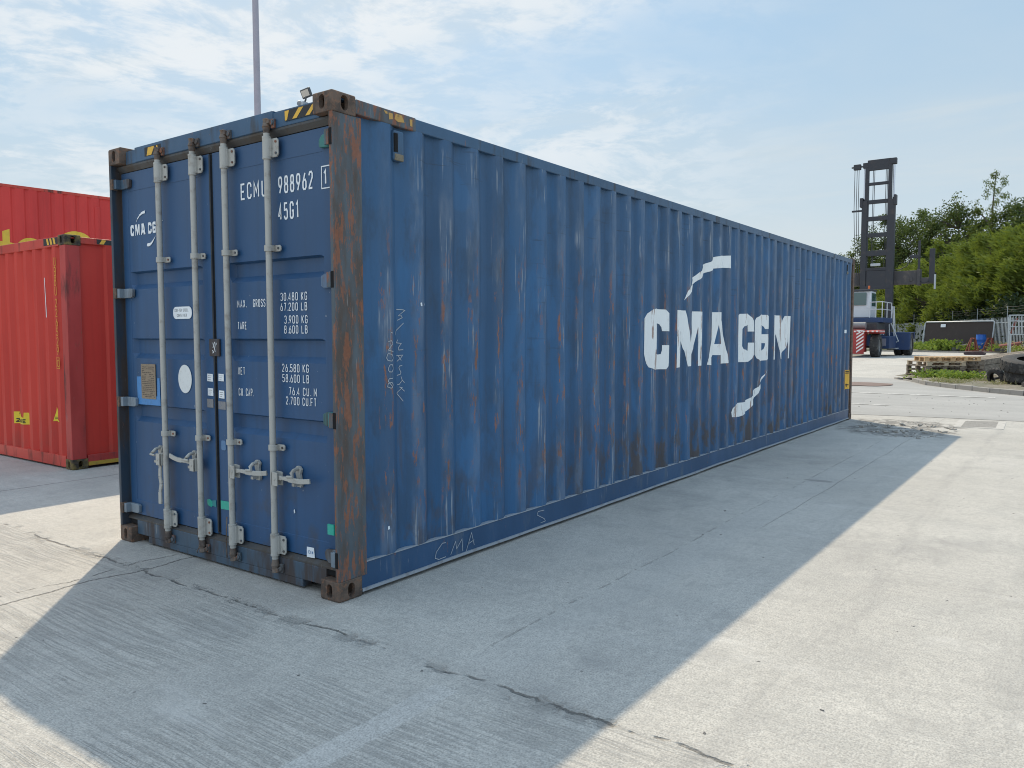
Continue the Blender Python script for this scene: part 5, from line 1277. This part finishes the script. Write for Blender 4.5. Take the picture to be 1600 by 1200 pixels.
o = MB().tube([(26.0,.55,.22),(25.5,.15,.16),(25.0,-.35,.15),(24.6,-.8,.15),(24.3,-1.2,.2),(24.2,-1.5,.30),(24.5,-1.7,.34)], .035, n=8).build('hose', m_tyre, None, smooth=True); T(o, 'black hose snaking over the earth from the pallets to the tyres', 'hose')
# drain grate
dg = empty('drain_grate', (12.5,-2.0,.0), .04, 'grey slotted drain grate set in the ground by the road', 'drain grate')
m_gr = mat('cast_grate', flat_worn((.44,.42,.39),(.16,.15,.14),.5,.8,10))
MB().box(-.62,.62,-.36,.36,-.05,.006).build('frame', m_gr, dg)
for k in range(11):
    m2 = Matrix.Translation((-.5+k*.1,0,0)) @ Matrix.Rotation(.35,4,'Z'); MB().box(-.010,.010,-.26,.26,.0,.008,m2).build('slot', m_dark, dg)
# ================================================================== PLANTS
def leafmat(name, a, b2, trans=.35):
    m = bpy.data.materials.new(name); m.use_nodes = True; nt = m.node_tree; g = NG(nt)
    for n in list(nt.nodes): nt.nodes.remove(n)
    P = g.pos(); isl_ = g.island(); n = g.noise(P, .35, 3)
    col = g.mix(isl_, a, b2); col = g.mix(g.mul(g.ss(n, .35, .65), .5), col, tuple(v*1.35 for v in b2))
    d = nt.nodes.new('ShaderNodeBsdfDiffuse'); t = nt.nodes.new('ShaderNodeBsdfTranslucent'); gl = nt.nodes.new('ShaderNodeBsdfGlossy')
    gl.inputs['Roughness'].default_value = .45; gl.inputs['Color'].default_value = (.5,.5,.5,1)
    g._in(d.inputs['Color'], col); g._in(t.inputs['Color'], g.mix(.3, col, (.25,.35,.03)))
    mx = nt.nodes.new('ShaderNodeMixShader'); mx.inputs[0].default_value = trans; nt.links.new(d.outputs[0], mx.inputs[1]); nt.links.new(t.outputs[0], mx.inputs[2])
    m3 = nt.nodes.new('ShaderNodeMixShader'); m3.inputs[0].default_value = .025; nt.links.new(mx.outputs[0], m3.inputs[1]); nt.links.new(gl.outputs[0], m3.inputs[2])
    o = nt.nodes.new('ShaderNodeOutputMaterial'); nt.links.new(m3.outputs[0], o.inputs[0]); return m
m_lf1 = leafmat('willow_leaves', (.070,.108,.018), (.155,.185,.034), .34)
m_lf2 = leafmat('dark_tree_leaves', (.032,.055,.018), (.075,.10,.032), .25)
m_lf3 = leafmat('mid_tree_leaves', (.050,.078,.022), (.105,.13,.034), .3)
m_bark = mat('bark', flat_worn((.09,.075,.06), (.16,.14,.12), .5, .9, 4))
def leaves(mb, c, rad, n, ll, lw, rnd, wind=None, squash=1.0):
    for i in range(n):
        v = Vector((rnd.gauss(0,1), rnd.gauss(0,1), rnd.gauss(0,1)))
        if v.length > 1.75: v *= rnd.uniform(.2,1.5)/v.length
        v.z *= squash; v *= rad*.58
        p = c+v
        d = Vector((rnd.gauss(0,1), rnd.gauss(0,1), rnd.gauss(0,.7)))
        if wind: d = d*.55+wind
        d.normalize(); s = d.cross(Vector((rnd.gauss(0,1), rnd.gauss(0,1), rnd.gauss(0,1)))).normalized()
        l = ll*rnd.uniform(.6,1.3); w = lw*rnd.uniform(.7,1.2)
        a = p-d*l*.5; b_ = p+s*w*.5; e = p+d*l*.5; f_ = p-s*w*.5
        k = len(mb.v); mb.v += [a[:], b_[:], e[:], f_[:]]; mb.f.append((k, k+1, k+2, k+3))
def tree(name, x, y, h, rx, label, material, seed, n=7000, low=.25, wind=None, ll=.34, lw=.16, top=None, gappy=1.0, cat='tree', ry=None, group=None, cl=.95):
    rnd = random.Random(seed); ry = ry or rx
    o = empty(name, (x,y,HG), 0, label, cat, group)
    z0 = h*low; cz = (z0+h)/2; rz_ = (h-z0)/2
    tk = MB(); pts = [Vector((0,0,0))]
    for k in range(1, 6): pts.append(Vector((rnd.uniform(-.3,.3), rnd.uniform(-.3,.3), h*.82*k/5)))
    rb = max(.12, h*.022); tk.tube(pts, [rb*(1-.17*k) for k in range(6)], n=8)
    nc = int(34*gappy); cs = []
    while len(cs) < nc:
        v = Vector((rnd.uniform(-1,1), rnd.uniform(-1,1), rnd.uniform(-1,1)))
        if v.length > 1 or v.length < .35: continue
        k = 1 if v.z < 0 else (1-.25*v.z)
        c = Vector((v.x*rx*k, v.y*ry*k, cz+v.z*rz_))
        cs.append(c)
    for c in cs:
        base = pts[min(5, max(1, int(5*(c.z-.25*(c-Vector((0,0,c.z))).length)/(h*.82))))]
        mid = base.lerp(c, .55)+Vector((0,0,.15))
        tk.tube([base, mid, c], [rb*.35, rb*.22, rb*.07], n=5)
    tk.build('trunk', m_bark, o, fix=False)
    mb = MB(); per = n//len(cs)
    for c in cs:
        leaves(mb, c, rnd.uniform(.45,1.25)*cl*rx/2.9, per, ll, lw, rnd, wind)
    if top:
        for k in range(26):
            q_ = k/26; a_ = rnd.uniform(0,2*PI); rr_ = 2.1*(1-q_*.70)*rnd.random()**.6
            leaves(mb, Vector((rr_*math.cos(a_)+top[0], rr_*math.sin(a_)+top[1], h-1.2+q_*(top[2]+.8))), .60*(1-.35*q_), 36, ll, lw*.6, rnd, Vector((0,.3,.7)))
        tk2 = MB().tube([pts[-1], Vector((top[0],top[1],h+top[2]-.4))], [rb*.3,.03], n=5); tk2.build('leader', m_bark, o)
    mb.build('crown', material, o, fix=False)
    return o
def pol(px, R):
    a = math.radians(36.08)-math.atan((px-800)/1227.8); return -2.985+R*math.cos(a), -3.4+R*math.sin(a)
wnd = Vector((-.35,.75,.55))
# bright willows just behind the fence
for i, (px, R, h, rx) in enumerate(((1392,93,7.2,3.4),(1432,86,8.3,3.6),(1470,80,9.2,3.9),(1508,75,9.3,3.8),(1545,71,9.2,3.9),(1584,67.5,8.7,3.7),(1625,65,8.4,3.6),(1670,63,8.2,3.5))):
    x, y = pol(px, R)
    tree('willow_bush', x, y, h, rx, ('yellow green windswept willow partly behind the handler mast','bright willow right of the mast behind the spreader arm','bright yellow green willow above the brown fence panel','tall bright willow above the right half of the brown fence panel','wide bright willow behind the blue drum','bright willow above the cage frame','bright willow last but one towards the right edge','bright willow cut off by the right edge of the view')[i], m_lf1, 20+i, 13000, .02, wnd, .50, .10, cat='willow', cl=.72, gappy=2.1, group='bright willows behind the fence')
# taller darker trees behind
for i, (px, R, h, rx, top, m_, lb) in enumerate(((1318,104,11.0,4.0,None,m_lf3,'round tree showing over the far end of the blue container'),(1352,104,12.2,4.2,None,m_lf3,'tree seen through the lifting mast'),(1398,102,15.2,4.8,None,m_lf2,'tall dark tree just right of the lifting mast'),(1446,99,15.3,4.8,None,m_lf2,'tall dark tree with even top between mast and peak'),(1495,96,15.0,4.8,None,m_lf2,'tall dark tree left of the peaked tree'),(1546,93,14.6,4.4,(0,0,3.2),m_lf3,'tallest tree with a thin feathery peak'),(1598,90,14.2,4.6,None,m_lf2,'tall dark tree just right of the feathery peak'),(1655,88,14,4.6,None,m_lf2,'tall dark tree cut off by the right edge of the view'))):
    x, y = pol(px, R)
    tree('broadleaf_tree', x, y, h, rx, lb, m_, 50+i, 17000, .12, None, .26, .15, cl=.85, top=top, gappy=2.3, group='tall trees behind the willows')
# weeds
def weeds(name, spots, label, material, seed, ll=.16, lw=.05, per=40, hh=.5, sp=.35):
    rnd = random.Random(seed); mb = MB()
    for (x, y, z, s_) in spots:
        for i in range(per):
            bx_ = x+rnd.gauss(0,sp)*s_; by_ = y+rnd.gauss(0,sp)*s_; h = hh*s_*rnd.uniform(.3,1.1); ln = Vector((rnd.gauss(0,.25), rnd.gauss(0,.25), 1)).normalized()
            for k in range(4):
                p = Vector((bx_,by_,z))+ln*h*(k+.5)/4; d = Vector((rnd.gauss(0,1), rnd.gauss(0,1), rnd.uniform(.1,1))).normalized(); s2 = d.cross(Vector((rnd.gauss(0,1),rnd.gauss(0,1),.3))).normalized()
                l = ll*s_; w = lw*s_; q = len(mb.v); mb.v += [p[:], (p+d*l*.5+s2*w)[:], (p+d*l)[:], (p+d*l*.5-s2*w)[:]]; mb.f.append((q,q+1,q+2,q+3))
            q = len(mb.v); e = Vector((bx_,by_,z))+ln*h; mb.v += [(bx_-.006,by_,z-.02),(bx_+.006,by_+.004,z-.02),e[:]]; mb.f.append((q,q+1,q+2))
    return T(mb.build(name, material, None, fix=False), label, 'weeds', kind='stuff')
m_weed = leafmat('weed_leaves', (.11,.17,.025), (.19,.25,.05), .4); m_dryw = leafmat('dry_weeds', (.20,.19,.08), (.34,.31,.18), .3)
rnd = random.Random(2)
sp1 = [(25.9-.1*k+rnd.uniform(-.4,.3), .55-.10*k+rnd.uniform(-.35,.35), .12, rnd.uniform(.5,1.0)) for k in range(13)]
weeds('kerb_weeds', sp1, 'fresh green weeds along the kerb before the pallets', m_weed, 3, .13, .035, 46, .34, .22)
sp2_ = [(rnd.uniform(22.6,26), rnd.uniform(-2.0,.2), .13, rnd.uniform(.35,.7)) for k in range(26)]
weeds('dry_kerb_grass', sp2_, 'thin dry grass on the stony earth patch', m_dryw, 4, .10, .02, 22, .16, .3)
def vp(t): return (F1.x+(F0.x-F1.x)*t, F1.y+(F0.y-F1.y)*t)
sp3 = []
for k in range(46):
    t = rnd.uniform(-.25,.62); x, y = vp(t); sp3.append((x-rnd.uniform(.3,1.6), y+rnd.uniform(-.5,.5), HG+.12, rnd.uniform(.5,1.1)))
weeds('fence_weeds', sp3, 'tall mixed weeds growing along the palisade fence', m_dryw, 5, .20, .035, 22, .62, .50)
sp4 = [pol(px, R)+(HG+.12, s_) for px, R, s_ in ((1462,61,1.5),(1470,60.5,1.7),(1479,60.5,1.6),(1455,61.5,1.2),(1487,60.3,1.4),(1434,62.5,1.3),(1446,61.5,1.0),(1565,58,1.1),(1572,57.5,1.0),(1592,56,1.0),(1426,63,1.3),(1514,59.5,.8),(1474,60.6,1.7))]
weeds('bright_weeds', sp4, 'bright green bushy weeds before the brown fence panel', m_weed, 6, .16, .045, 60, .42, .30)

# dark leaf mass added behind the fence, its colour supplying the trees' shade
rnd = random.Random(11); mb = MB()
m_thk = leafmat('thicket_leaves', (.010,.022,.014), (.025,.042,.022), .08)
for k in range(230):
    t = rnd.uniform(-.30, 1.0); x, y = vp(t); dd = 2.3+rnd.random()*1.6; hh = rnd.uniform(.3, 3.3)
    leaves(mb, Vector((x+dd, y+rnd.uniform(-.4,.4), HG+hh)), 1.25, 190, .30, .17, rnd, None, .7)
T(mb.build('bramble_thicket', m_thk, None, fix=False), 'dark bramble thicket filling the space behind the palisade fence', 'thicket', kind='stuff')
